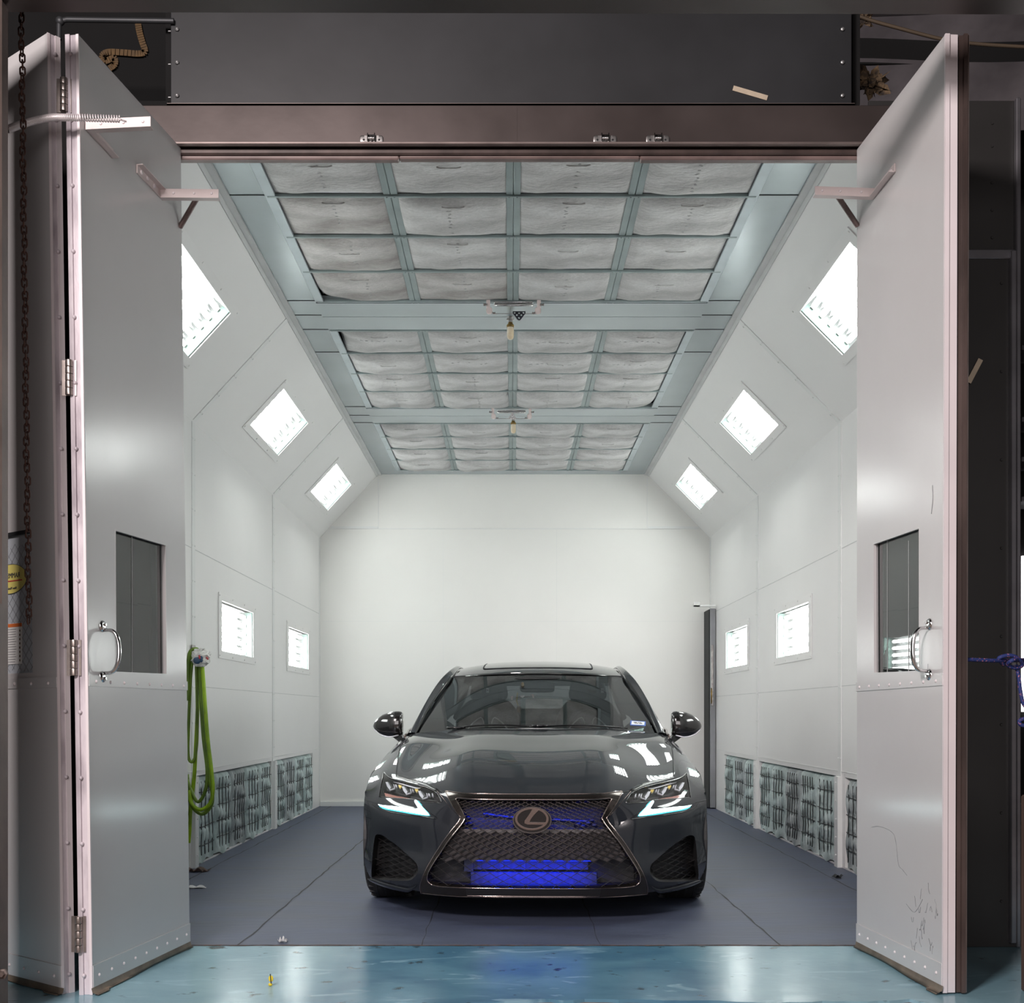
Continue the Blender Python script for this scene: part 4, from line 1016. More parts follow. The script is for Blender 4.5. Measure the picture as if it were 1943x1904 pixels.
MB().cyl((.0,-.042,.012), (.006,-.045,-.010), .006, 8).build('red_tab', 'red', bg, smooth=60); MB().cyl((.042,-.02,0), (.052,-.025,-.014), .005, 8).build('red_tab', 'red', bg, smooth=60)
tag(bg, 'crumpled clear plastic bag with blue fitting on top of the green hoses', 'bag')
# ------------------------------------------------------------ ceiling brackets and pendant bulbs
def pendant(px0, px1, py0, py1, Y, bulb, lab, white, YB_=8.0):
    s = Y/F; c = P((px0+px1)/2, (py0+py1)/2, Y); t = empty('ceiling_bracket', tuple(c)); hw = (px1-px0)/2*s; hh = (py1-py0)/2*s
    top = ZC-c[2]
    MB().tube([(-hw*.68,0,hh*.7),(-hw*.66,-.004,hh*.78),(hw*.66,-.004,hh*.78),(hw*.68,0,hh*.7)], .005, 8).tube([(-hw*.68,0,hh*.45),(-hw*.66,-.004,hh*.35),(hw*.66,-.004,hh*.35),(hw*.68,0,hh*.45)], .005, 8).bbox(-hw*.68, hw*.68, .002, .010, hh*.3, hh*.8, .002).build('cross_bar', 'chrome', t, smooth=60)
    for sg in (-1, 1):
        a = MB().bbox(sg*hw*.9-.012, sg*hw*.9+.012, -.006, .006, 0, top-.01, .002).sq((sg*hw*.86,0,-hh*.35), .020, .006, .022, .7, .7, 12, 8)
        a.build('side_arm', 'brk', t); MB().lathe((sg*hw*1.0-.012,-.002,hh*.45), (1,0,0), [(.009,0),(.009,.007),(.005,.008),(.005,.02),(.009,.021),(.009,.026)], 8).lathe((sg*hw*.7-.008,-.002,-hh*.7), (1,0,0), [(.008,0),(.008,.006),(.005,.007),(.005,.012),(.008,.013),(.008,.018)], 8).build('bolt', 'steel', t, smooth=40)
    MB().cyl((-hw*.7,0,-hh*.75), (hw*.7,0,-hh*.75), .0016, 6).build('wire', 'steel', t)
    tag(t, f'chromed bracket bar under the ceiling above {lab} bulb', 'bracket', 'ceiling brackets')
    # perforated plate
    pc = P(*white[0], Y-.05); pm = 'perfw' if white[1] else 'perf'; k = .040 if not white[1] else .032; up = 1 if white[1] else -1
    outer = [(-k, -.6*k*up), (k, -.6*k*up), (k*1.0, -.25*k*up), (k*.18, .8*k*up), (-k*.18, .8*k*up), (-k*1.0, -.25*k*up)]
    hl = []
    for hx, hz in ((0, .45), (-.35, 0), (.35, 0), (-.7, -.35), (.7, -.35), (0, -.3)):
        hl.append([(hx*k+.006*math.cos(q), hz*k*up+.006*math.sin(q)) for q in np.linspace(0, 2*math.pi, 9)[:-1]])
    o = poly_panel((0,0,0), (1,0,0), (0,0,1), (0,-1,0), outer, hl, .012).build('perforated_plate', pm); o.location = tuple(pc)
    tag(o, f'{"white" if white[1] else "dark"} perforated triangular plate beside the {lab} ceiling bulb', 'plate', 'perforated plates')
    # bulb
    bx, b0, b1 = bulb; top_ = P(bx, b0, YB_); bot = P(bx, b1, YB_); H = top_[2]-bot[2]; t = empty('pendant_bulb', tuple(top_)); r = H*.20
    MB().lathe((0,0,ZC-top_[2]-.004), (0,0,-1), [(.03,0),(.03,.006),(.008,.010),(.008, ZC-top_[2]-.03),(r*1.1, ZC-top_[2]-.028),(r*1.1, ZC-top_[2]-.02),(r*.6, ZC-top_[2]-.018),(r*.6, ZC-top_[2]-.004)], 16).build('stem', 'steel', t, smooth=40)
    MB().lathe((0,0,0), (0,0,-1), [(r*.6,0),(r*.75,H*.10),(r*1.08,H*.16),(r*1.08,H*.28),(r*.95,H*.29)], 20).build('cap', 'brass', t, smooth=40)
    MB().lathe((0,0,-H*.27), (0,0,-1), [(r*.85,0),(r*.95,H*.03),(r,H*.2),(r,H*.45),(r*.92,H*.6),(r*.7,H*.69),(r*.3,H*.725),(.0005,H*.73)], 20).build('glass_bulb', 'bulb', t, smooth=180)
    tag(t, f'frosted jar bulb with brass cap hanging from the ceiling, the {lab} one', 'bulb', 'pendant ceiling bulbs')
pendant(921, 1028, 571, 599, 7.68, (968.5, 612, 645), 'nearer', ((985, 598), False))
pendant(931, 1010, 777, 797, 10.38, (974, 799, 823), 'farther', ((972, 791), True), 10.72)
# ------------------------------------------------------------ scraps on the floor
def scrap(name, m_, p, s, seed, lab, cat='scrap'):
    rr = random.Random(seed); m = MB(); n = 9
    def fn(a, b): return (p[0]+(a-.5)*s[0]*(1+.3*math.sin(b*5+seed)), p[1]+(b-.5)*s[1], .003+p[2]+s[2]*abs(math.sin(a*5+seed)*math.cos(b*4+seed*2))+rr.uniform(0,.002))
    m.grid(fn, n, n); m.grid(lambda a, b: tuple(np.array(fn(a,b))-V3(0,0,.0015)), n, n); tag(m.build(name, m_), lab, cat)
def onfl(px, py): Y = CH*F/(py-HY); return P(px, py, Y)
scrap('paper_scrap', 'scrap', onfl(372,1686), (.10,.05,.012), 1, 'crumpled white scrap on the booth floor by the left door')
scrap('paper_scrap', 'scrap', onfl(537,1789), (.035,.03,.025), 2, 'tiny white scrap at the floor edge, left of the car')
scrap('rubber_scrap', 'gap', onfl(1590,1667), (.05,.06,.02), 3, 'small black scrap on the floor near the right filters')
scrap('rubber_scrap', 'wood', onfl(377,1655), (.12,.07,.03), 5, 'curled brown strip on the floor under the left hoses')
c = onfl(513,1872)
m = MB().sq(c+V3(0,0,.006), .008, .006, .006, .9, .9, 10, 8).sq(c+V3(.002,0,.028), .009, .003, .012, .9, .9, 10, 8)
e = empty('yellow_pin', (0,0,0)); m.build('flag', 'yellow', e, smooth=180); MB().cyl(c+V3(.004,-.002,.006), c+V3(.0,-.002,.046), .002, 6).build('stem', 'gap', e)
tag(e, 'tiny yellow plastic flag lying on the blue floor in front', 'scrap')
# ============================================================ the car
M['paint'] = mat('dark_grey_car_paint', (.014, .0165, .022), .5, .0, coat=1, coatr=.012, noise=.06, nscale=400, spec=.12)
M['lip'] = mat('black_lower_lip', (.018, .017, .017), .3, coat=.3, noise=.1)
M['dchrome'] = mat('smoked_chrome', (.33, .27, .25), .16, 1, noise=.06, nscale=10)
M['surr'] = mat('smoked_grille_surround', (.075, .066, .060), .16, .85, coat=.3, noise=.1, nscale=12)
M['gblack'] = mat('gloss_black_plastic', (.008, .008, .009), .12, coat=.6, noise=.1)
M['mblack'] = mat('matt_black_plastic', (.012, .012, .013), .55, noise=.2)
M['mesh'] = mat('grille_mesh_metal', (.10, .085, .08), .3, .8, noise=.1)
M['meshb'] = mat('black_grille_mesh', (.03, .028, .028), .28, .3, noise=.1)
M['rub'] = mat('tyre_rubber', (.012, .012, .012), .75, noise=.3, nscale=20, bump=.3)
M['rim'] = mat('dark_alloy_rim', (.08, .08, .085), .3, .9, noise=.1)
M['scr'] = glassmat('tinted_windshield', (.15, .165, .17), .005, .035)
M['sideg'] = glassmat('tinted_side_glass', (.16, .17, .18), .01, .05)
M['lensg'] = glassmat('headlight_lens', (.93, .94, .95), .02)
M['drl'] = mat('white_running_light', (.9, 1, 1), .3, emit=(.80, 1, 1), estr=9, noise=.01)
M['cyan'] = mat('cyan_light_guide', (.05, .3, .36), .25, emit=(.08, .55, .66), estr=.5, noise=.05)
M['amber'] = mat('amber_reflector', srgb(176, 104, 84), .3, coat=.5, noise=.4, nscale=60)
M['amberb'] = mat('amber_bulb', (.8, .6, .15), .3, emit=(1, .75, .2), estr=.25, noise=.1)
M['proj'] = mat('projector_chrome', (.8, .78, .84), .38, .7, noise=.15, nscale=60)
M['hbase'] = mat('headlight_housing', (.045, .045, .045), .25, .5, noise=.2)
M['intake'] = mat('radiator_fins', (.022, .03, .085), .4, .2, noise=.4, nscale=70, stretch=(1, 1, .2))  # blue of the LED light is partly put into this colour
M['intd'] = mat('grey_crash_beam', (.13, .118, .12), .38, .2, noise=.2, nscale=20)
M['seat'] = mat('dark_brown_leather', (.028, .020, .017), .5, noise=.3, nscale=20)
M['dash'] = mat('dashboard_vinyl', (.014, .015, .016), .6, noise=.2)
M['led'] = mat('blue_led_strip', (.0, .02, .8), .3, emit=(.0, .03, 1), estr=1, noise=.01)
M['white'] = mat('white_paper', (.8, .8, .8), .5, noise=.02)
M['bluei'] = mat('blue_sticker', (.03, .12, .5), .5, noise=.05)
CO = V3(.104, 5.85, 0); YAW = math.atan(.03)
cy_, sy_ = math.cos(YAW), math.sin(YAW)
def toW(p): p = np.asarray(p); return np.stack([CO[0]+p[...,0]*cy_+p[...,1]*sy_, CO[1]-p[...,0]*sy_+p[...,1]*cy_, p[...,2]], -1)
car = empty('car', (CO[0], CO[1], 0), -YAW)
tag(car, 'dark grey sports sedan parked inside the white paint booth, facing the camera', 'car')
def cpx(px, py, y):     # pixel -> car point on the plane y = const (car coordinates)
    for _ in range(1): pass
    d = V3((px-CX)/F, 1, -(py-HY)/F); nrm = V3(sy_, cy_, 0); o = V3(0,0,CH)-CO
    t = (y-np.dot(o, nrm))/np.dot(d, nrm); w_ = o+d*t
    return V3(w_[0]*cy_-w_[1]*sy_, w_[0]*sy_+w_[1]*cy_, w_[2])
def nspline(t, y):
    """natural cubic spline second derivatives, y (n, ...)"""
    n = len(t); A = np.zeros((n,n)); B = np.zeros_like(y); A[0,0] = A[-1,-1] = 1
    for i in range(1, n-1):
        h0, h1 = t[i]-t[i-1], t[i+1]-t[i]; A[i,i-1] = h0; A[i,i] = 2*(h0+h1); A[i,i+1] = h1
        B[i] = 6*((y[i+1]-y[i])/h1-(y[i]-y[i-1])/h0)
    return np.linalg.solve(A, B.reshape(n,-1)).reshape(y.shape)
class TSpline:
    def __init__(s, tu, tv, net):   # net[v][u] -> 3
        s.tu = np.array(tu, float); s.tv = np.array(tv, float); s.net = np.array(net, float)
        s.Mv = nspline(s.tv, s.net)
    def ev1(s, t, tt, y, m2):
        i = np.clip(np.searchsorted(tt, t)-1, 0, len(tt)-2); h = tt[i+1]-tt[i]; a = (tt[i+1]-t)/h; b = (t-tt[i])/h
        return i, h, a, b
    def __call__(s, u, v):
        u = np.asarray(u, float); v = np.asarray(v, float)
        i, h, a, b = s.ev1(v, s.tv, None, None); e = lambda x: x[:,None,None]
        rows = e(a)*s.net[i]+e(b)*s.net[i+1]+(e(a**3-a)*s.Mv[i]+e(b**3-b)*s.Mv[i+1])*e(h*h/6)     # (N,nu,3)
        # spline along u, linear operator
        if not hasattr(s, 'Ku'):
            n = len(s.tu); s.Ku = nspline(s.tu, np.eye(n))
        Mu = np.einsum('ij,njk->nik', s.Ku, rows)
        j, h, a, b = s.ev1(u, s.tu, None, None); k = np.arange(len(u)); f = lambda x: x[:,None]
        return f(a)*rows[k,j]+f(b)*rows[k,j+1]+(f(a**3-a)*Mu[k,j]+f(b**3-b)*Mu[k,j+1])*f(h*h/6)
    ev1 = lambda s, t, tt, *_: (lambda i: (i, tt[i+1]-tt[i], (tt[i+1]-t)/(tt[i+1]-tt[i]), (t-tt[i])/(tt[i+1]-tt[i])))(np.clip(np.searchsorted(tt, t)-1, 0, len(tt)-2))
def sym(row):   # mirror a half row (x>=0 first) to a full row
    return [(-x,y,z) for x,y,z in reversed(row[1:])]+list(row)
TU = [0,.2,.38,.5,.62,.75,.88,1]; TUF = [-t for t in reversed(TU[1:])]+TU
X = [0,.18,.35,.46,.57,.69,.80]
def row(xs, ys, zs): return sym(list(zip(xs, ys, zs)))
rows = [
 row([0,.17,.33,.435,.54,.655,.765,.86], [.03,.035,.055,.085,.14,.225,.35,.50], [.128,.128,.130,.132,.134,.138,.142,.148]),
 row([0,.18,.35,.46,.57,.69,.80,.895], [.0,.005,.025,.055,.11,.195,.325,.52], [.20]*4+[.202,.206,.212,.22]),
 row([0,.18,.35,.46,.575,.695,.805,.905], [0,.005,.03,.068,.135,.235,.365,.55], [.32,.32,.32,.322,.325,.33,.34,.35]),
 row([0,.18,.35,.46,.57,.69,.80,.909], [.02,.025,.05,.085,.145,.240,.370,.57], [.45,.45,.45,.452,.455,.46,.465,.47]),
 row([0,.18,.35,.46,.57,.69,.80,.907], [.055,.06,.085,.12,.18,.28,.41,.60], [.55,.55,.55,.55,.552,.56,.57,.58]),
 row([0,.18,.35,.46,.57,.69,.80,.90], [.10,.106,.13,.175,.25,.36,.495,.66], [.618,.620,.622,.617,.614,.623,.645,.64]),
 row([0,.18,.35,.46,.57,.685,.795,.893], [.27,.276,.295,.33,.39,.48,.61,.78], [.712,.714,.716,.700,.682,.686,.702,.69]),
 row([0,.18,.35,.46,.57,.68,.787,.885], [.50,.503,.515,.545,.60,.68,.78,.90], [.785,.788,.792,.770,.744,.743,.752,.722]),
 row([0,.18,.35,.46,.565,.67,.775,.872], [.85,.85,.855,.87,.90,.94,.99,1.05], [.850,.853,.856,.836,.810,.802,.802,.758]),
 row([0,.175,.34,.45,.555,.66,.76,.852], [1.12,1.12,1.125,1.135,1.15,1.17,1.20,1.25], [.897,.899,.900,.886,.866,.856,.850,.805]),
 row([0,.17,.325,.43,.535,.64,.735,.815], [1.38,1.385,1.40,1.425,1.46,1.50,1.54,1.58], [.930,.931,.930,.925,.916,.907,.898,.872])]
TV = [0,.07,.19,.32,.42,.50,.60,.70,.81,.91,1]
FS = Surf(TSpline(TUF, TV, rows), -1, 1, 0, 1, xf=toW, nu=260, nv=260)
c2 = lambda X_, Y_: (680+X_/5.288, 1380+Y_/5.288)
def tr(pts, n=4, closed=False, smooth=True):
    q = [V3(*c2(*p)) for p in pts]
    if smooth: q = crom(q, n, closed)
    return [FS.inv(*p) for p in q]
def mir(uv): return [(-u, v) for u, v in reversed(uv)]
def fullloop(half):    # half runs from the centre top out to the left and back to the centre bottom
    h = [(min(u, 0.0), v) for u, v in half]; h[0] = (0.0, h[0][1]); h[-1] = (0.0, h[-1][1])
    return h+[(-u, v) for u, v in reversed(h[1:-1])]
go = fullloop(tr([(1755,688),(1500,688),(1300,684),(1100,680),(1000,672),(880,658)], 3)+tr([(880,660),(930,760),(985,850),(1030,912)], 3)+tr([(1032,914),(1005,965),(940,1045),(860,1150),(790,1260),(730,1360),(680,1450),(645,1530),(630,1600),(642,1660),(680,1686)], 3)+tr([(690,1688),(900,1692),(1100,1692),(1400,1696),(1755,1698)], 3))
gi = fullloop(tr([(1755,742),(1400,741),(1150,735),(1000,724)], 3)+tr([(985,732),(1020,800),(1060,880),(1078,918)], 3)+tr([(1076,922),(1050,970),(980,1060),(900,1160),(830,1270),(770,1360),(722,1440),(702,1490),(706,1540),(745,1574)], 3)+tr([(760,1578),(850,1594),(1100,1606),(1400,1611),(1755,1614)], 3))
hl = tr([(255,452),(300,500),(380,530),(480,553),(600,582),(700,612),(785,655)], 3)+tr([(790,660),(815,705),(838,752)], 2)+tr([(815,765),(640,750),(560,728),(300,710),(205,703)], 3)+tr([(208,700),(215,640),(235,545),(252,460)], 3)
drl = tr([(192,772),(260,790),(400,803),(606,829)], 3)+tr([(610,815),(590,780),(560,738)], 2)+tr([(598,735),(640,785),(690,845),(722,893)], 2)+tr([(690,893),(560,880),(400,852),(260,827),(205,800)], 3)
fog = tr([(190,1078),(162,1120),(142,1300),(131,1480),(160,1522),(300,1540),(450,1545),(540,1528),(598,1450),(582,1370),(510,1300),(380,1185),(255,1095)], 4, True)
hood_h = tr([(545,66),(520,90),(440,170),(410,250),(388,400),(380,497)], 4)+tr([(382,499),(480,522),(600,548),(700,580),(790,632)], 3)+tr([(792,633),(900,660),(1100,680),(1400,686),(1755,688)], 3)
h0 = hood_h[0]; hood_h = [(h0[0], 1.0)]+hood_h; hood_h[-1] = (0.0, go[0][1]+.0008)
hood_h = [(u, v) for u, v in hood_h]; hood = hood_h+[(-u, v) for u, v in reversed(hood_h[:-1])]
# fender region on the camera-left side
fline = [FS.inv(*c2(62,727)), FS.inv(*c2(120,742)), FS.inv(*c2(180,762))]
fline = [(-1.0, fline[0][1])]+fline
fend_poly = fline+[FS.inv(*c2(205,703)), hl[-1], hl[0]]+[hl[3], hl[6]]+[FS.inv(*c2(378,515)), FS.inv(*c2(380,497))]+list(reversed(hood_h[1:7+4*2]))[:0]+[(h0[0], 1.0), (-1.0, 1.0)]
lineopen = fline+[FS.inv(*c2(205,703))]
def label(c):
    l = np.zeros(len(c), int)                               # bumper
    vline = np.interp(-np.abs(c[:,0]), [p[0] for p in lineopen], [p[1] for p in lineopen]); edge_u = lineopen[-1][0]
    f = (c[:,1] > vline) & (np.abs(c[:,0]) > abs(edge_u)); l[f] = 2
    f = (c[:,1] > .55) & (np.abs(c[:,0]) > abs(FS.inv(*c2(380,500))[0])-.002); l[f] = 2
    f = (c[:,1] > FS.inv(*c2(380,500))[1]) ; l[f] = 2
    l[inpoly_np(c, hood)] = 1
    for q in (hl, mir(hl), fog, mir(fog), drl, mir(drl)): l[inpoly_np(c, q)] = -1
    l[inpoly_np(c, go)] = -1
    return l
reg = FS.region([go, hl, mir(hl), fog, mir(fog), drl, mir(drl), hood], label, 130, 110, opens=[lineopen, mir(lineopen)])
names = {0: 'front_bumper', 1: 'hood', 2: 'front_fender'}
for k, (mb, nn) in reg.items():
    if k == 2:
        for sg in (-1, 1):      # one fender per side
            fs = [f for f in mb.f if sg*sum(mb.v[i][0] for i in f) > 0]; ids = sorted({i for f in fs for i in f}); mp = {a: b for b, a in enumerate(ids)}
            MB().add([mb.v[i] for i in ids], [tuple(mp[i] for i in f) for f in fs]).build('front_fender', 'paint', car, normals=nn[ids])
    else: mb.build(names[k], 'paint', car, normals=nn)
# shut lines
def seam(uv, w_=.006, off=.0009, m_='gap', name='shut_line'): FS.ribbon(uv, w_, off, .0006).build(name, m_, car, smooth=180)
k380 = len(tr([(545,66),(520,90),(440,170),(410,250),(388,400),(380,497)], 4))
for s_ in (1, -1):
    f = (lambda uv: uv) if s_ == 1 else mir
    seam(f(hood_h[1:k380+1]), .0065)
    top = hood_h[k380+1:]; ws = [.010+.012*math.sin(math.pi*min(i/14, 1)) if i < 14 else .006 for i in range(len(top))]
    uv = [(a, b-.004*math.sin(math.pi*min(i/14, 1))) for i, (a, b) in enumerate(top)]
    FS.ribbon(f(uv), ws if s_ == 1 else ws[::-1], .0012, .0006).build('shut_line', 'gblack', car, smooth=180)
    seam(f(lineopen[:-1]), .004)
    seam(f(hl+[hl[0]]), .005, .0010, 'gblack')
    # crease lines beside the grille
    seam(f(tr([(792,645),(870,740),(930,815),(995,885)], 4)), .0026, .0022, 'dchrome', 'bright_crease')
    seam(f(tr([(640,790),(700,850),(790,918),(690,908),(560,893),(400,868),(260,840),(190,812),(125,768)], 4)), .004, .002, 'gblack', 'lamp_edge')
# fascia crease that leads to the fog scoop lip
# recesses: walls pushed back into the car
def recess(loop, depth, m_wall, m_back, name, parent, floor=True, shrink=0):
    l = np.array(loop); p, n = FS.nrm(l[:,0], l[:,1]); mb = MB(); q = p.copy(); q[:,1] += depth
    cc = q.mean(axis=0); q = cc+(q-cc)*(1-shrink); m = len(p)
    mb.add(list(p)+list(q), [(i, (i+1) % m, m+(i+1) % m, m+i) for i in range(m)])
    o = mb.build(name, m_wall, parent)
    if floor:
        v2, tri = cdt([[(a[0], a[2]) for a in q]], []); c = v2[tri].mean(axis=1); k = inpoly_np(c, [(a[0], a[2]) for a in q]); tri = tri[k]
        yy = [q[int(np.argmin((q[:,0]-x)**2+(q[:,2]-z)**2))][1] for x, z in v2]
        MB().add([(x, y, z) for (x, z), y in zip(v2, yy)], [tuple(t) for t in tri.tolist()]).build('back_panel', m_back, o)
    return o
for lp in (fog, mir(fog)):
    ro = recess(lp, .085, 'mblack', 'mblack', 'brake_duct', car, shrink=.12)
    a = np.array(lp); p, n = FS.nrm(a[:,0], a[:,1]); P2 = [(x, z) for x, y, z in p]; x0, x1 = min(q[0] for q in P2), max(q[0] for q in P2); z0, z1 = min(q[1] for q in P2), max(q[1] for q in P2)
    sg = 1 if x0 > 0 else -1; m = MB()
    def yf(x, z): i = int(np.argmin((p[:,0]-x)**2+(p[:,2]-z)**2)); return p[i,1]
    def plane_y(x, z):
        w_ = 1/((p[:,0]-x)**2+(p[:,2]-z)**2+1e-4)**1.5; return float((w_*p[:,1]).sum()/w_.sum())+.05
    cxm, czm = (x0+x1)/2, (z0+z1)/2; inner = [(cxm+(x-cxm)*.93, czm+(z-czm)*.95) for x, z in P2]
    for dirs in ((1, -.42), (1, .35)):
        d = unit(V3(sg*dirs[0], 0, dirs[1])) ; nv_ = V3(-d[2], 0, d[0])
        for k in range(-14, 15):
            b = V3(cxm, 0, czm)+nv_*k*.026; seg = []
            for t in np.linspace(-.25, .25, 60):
                q = b+d*t
                if inpoly((q[0], q[2]), inner): seg.append(V3(q[0], plane_y(q[0], q[2]), q[2]))
                elif len(seg) > 1: break
                else: seg = []
            if len(seg) > 1:
                for a_, b_ in zip(seg[::4], seg[4::4]): m.bar(a_, b_, .003, .008, up=(0,1,0))
    m.build('duct_mesh', 'meshb', ro)
    # painted lip under the duct
for s_ in (1, -1):
    f = (lambda uv: uv) if s_ == 1 else mir
    uv = f(tr([(128,1555),(180,1585),(300,1615),(430,1632),(520,1626),(590,1585)], 5)); n_ = len(uv)
    FS.ribbon(uv, [.004+.018*math.sin(math.pi*i/(n_-1)) for i in range(n_)], .012, .014).build('bumper_lip', 'paint', car, smooth=180)
# grille surround
SURR = FS.patch(go, .010, .03, [gi], 60, 60)
SURR.build('grille_surround', 'surr', car, smooth=35)
FS.ribbon(go, .0045, .0125, .003, closed=True).build('surround_edge', 'dchrome', car, smooth=180)
FS.ribbon(gi, .005, .0125, .004, closed=True).build('surround_edge', 'dchrome', car, smooth=180)
lipl = fullloop([(0.0, go[0][1])]*1+tr([(1755,1620),(1100,1614),(1090,1640),(1105,1676)], 2)[1:]+tr([(1110,1678),(1400,1683),(1755,1685)], 2)) if False else None
lh = tr([(1755,1612),(1400,1609),(1100,1604)], 3)+tr([(700,1500+60),(760,1580)], 2)[:0]+tr([(1085,1612),(1092,1676)], 2)+tr([(1110,1680),(1400,1684),(1755,1686)], 3)
lh = [(min(u, 0), v) for u, v in lh]; lh[0] = (0.0, lh[0][1]); lh[-1] = (0.0, lh[-1][1])
FS.patch(lh+[(-u, v) for u, v in reversed(lh[1:-1])], .0118, .004, (), 20, 4).build('lower_lip', 'lip', car, smooth=35)
s_ = fullloop(tr([(1755,742),(1400,741),(1150,735),(1000,724),(985,732)], 3)+[(0, 0)])[:-1]
uv = tr([(1755,740),(1500,740),(1300,738),(1150,733),(1000,722)], 4); uv = [(min(a, 0), b) for a, b in uv]; uv = list(reversed(uv))+[(-a, b) for a, b in uv[1:]]
FS.ribbon(uv, .005, .0135, .004).build('top_chrome_line', 'dchrome', car, smooth=180)
uv = tr([(1755,1688),(1500,1686),(1100,1682)], 4); uv = [(min(a, 0), b) for a, b in uv]; uv = list(reversed(uv))+[(-a, b) for a, b in uv[1:]]
FS.ribbon(uv, .005, .0135, .004).build('bottom_chrome_line', 'dchrome', car, smooth=180)
# grille cavity
recess(gi, .20, 'mblack', 'mblack', 'grille_cavity', car, shrink=.0)
bk = MB().box(-.50, .50, .215, .225, .15, .60).build('cavity_back', 'mblack', car)
# crash beam and crossbars behind the mesh
m = MB()
za, zb = cpx(1010,1573,.09)[2], cpx(1010,1629,.09)[2]
m.grid(lambda a, b: ((a-.5)*.92, .060+.16*(2*a-1)**4*.4+.012*(b-.5)**2, zb+(za-zb)*b), 24, 4)
m.build('crash_beam', 'intd', car, smooth=60)
m = MB(); rr = random.Random(3)
m.box(-.30, .27, .17, .19, cpx(1010,1650,.18)[2], cpx(1010,1629,.18)[2])
for k in range(5): x = -.28+.11*k; m.box(x, x+.02, .155, .175, .245, .31)
m.cyl((-.33,.17,.285), (-.33,.17,.24), .02, 12); m.box(-.345,-.30,.15,.18,.235,.30)
m.build('radiator_top', 'intake', car)
m = MB(); z0_, z1_ = cpx(1010,1690,.15)[2], cpx(1010,1655,.15)[2]; m.bbox(-.315, .315, .145, .16, z0_, z1_, .004); m.build('cooler_core', 'intake', car)
m = MB()       # pipework seen through the top of the grille
for k in range(9): x = -.36+.018*(k % 3)+.06*(k//3)*.3; m.sq((x+rr.uniform(-.01,.01), .17, .50-.03*(k//3)), .014, .014, .011, .8, .8, 8, 6)
m.tube(crom([V3(-.25,.17,.52), V3(-.1,.18,.50), V3(.1,.18,.49), V3(.3,.17,.48)], 5), .009, 8)
for x, z in ((.22,.47),(.245,.46),(.27,.475),(.30,.465),(.235,.44),(.26,.435),(.31,.44),(.285,.49)): m.sq((x,.16,z), .014, .012, .010, .7, .7, 8, 6)
m.box(.20,.34,.165,.18,.44,.452); m.box(-.35,-.10,.18,.19,.43,.50); m.box(.02,.2,.185,.195,.42,.49)
m.build('pipework', 'intake', car, smooth=40)
for nm, loc, rot, sx, e in (('led_lower', (0,.05,.30), (math.radians(-30),0,0), .50, 5.5), ('led_upper', (0,.12,.56), (math.radians(-40),0,0), .65, .7)):
    l = bpy.data.lights.new(nm, 'AREA'); l.shape = 'RECTANGLE'; l.size = sx; l.size_y = .01; l.energy = e; l.spread = math.radians(120); l.color = (.0, .035, 1)
    o = bpy.data.objects.new(nm, l); COL.objects.link(o); o.parent = car; o.location = loc
    o.rotation_euler = (math.radians(28), 0, 0)
MB().box(-.28, .28, .046, .052, .300, .304).build('led_strip', 'led', car)
# diamond mesh
polyg = [(x, y) for x, y in FS.proj(FS.fn(np.array([p[0] for p in gi]), np.array([p[1] for p in gi])))]
gcx = FS.proj(FS.fn(np.array([0., 0.]), np.array([.2, .45])))[:,0].mean()
pys = [1517.0]; d = 3.3
while pys[-1] < 1690: pys.append(pys[-1]+d); d = min(d*1.030, 7.6)
def pitch(y): t = min(max((y-1517)/170, 0), 1); return 15.0+15*t
def mp3(x, y, off): u, v = FS.inv(x, y); return FS.pt(u, v, 0)+V3(0, off, 0)
cache = {}
def node(k, i):
    if (k, i) not in cache:
        x = gcx+(i+.5*(k & 1))*pitch(pys[k]); cache[(k,i)] = (x, pys[k])
    return cache[(k,i)]
m = MB(); m2 = MB(); nd_ = MB()
ecx, ecy, ea, eb = 1009.8, 1556.5, 35.0, 24.5
for k in range(len(pys)-1):
    for i in range(-18, 19):
        a = node(k, i)
        for j in ((i, i-1) if not (k & 1) else (i, i+1)):
            b = node(k+1, j); pts = [np.array(a)*(1-t)+np.array(b)*t for t in np.linspace(0, 1, 6)]
            ins = [inpoly(p, polyg) and ((p[0]-ecx)/ea)**2+((p[1]-ecy)/eb)**2 > 1 for p in pts]
            idx = [q for q in range(6) if ins[q]]
            if len(idx) < 2: continue
            A, B = mp3(*pts[idx[0]], .012), mp3(*pts[idx[-1]], .012)
            (m if pys[k] < 1620 else m2).bar(A, B, .0020, .009, up=(0,-1,0))
        if inpoly(a, polyg) and ((a[0]-ecx)/ea)**2+((a[1]-ecy)/eb)**2 > 1.1 and pys[k] < 1640:
            nd_.sq(mp3(*a, .006), .0035, .003, .0022, 1, 1, 6, 4)
m.add(nd_.v, nd_.f); m.build('grille_mesh', 'mesh', car); m2.build('grille_mesh', 'meshb', car)
# recessed scales in the middle of the grille
m = MB()
for k in range(len(pys)-2):
    if 1576 < pys[k] < 1626:
        for i in range(-14, 15):
            t, r_, b, l_ = node(k, i), node(k+1, i if not (k & 1) else i+1), node(k+2, i), node(k+1, i-1 if not (k & 1) else i)
            if not all(inpoly(q, polyg) for q in (t, r_, b, l_)): continue
            p4 = [mp3(*q, o_) for q, o_ in ((t,.016),(r_,.026),(b,.038),(l_,.026))]; m.add(p4, [(0,1,2,3)])
m.build('grille_scales', 'intd', car)
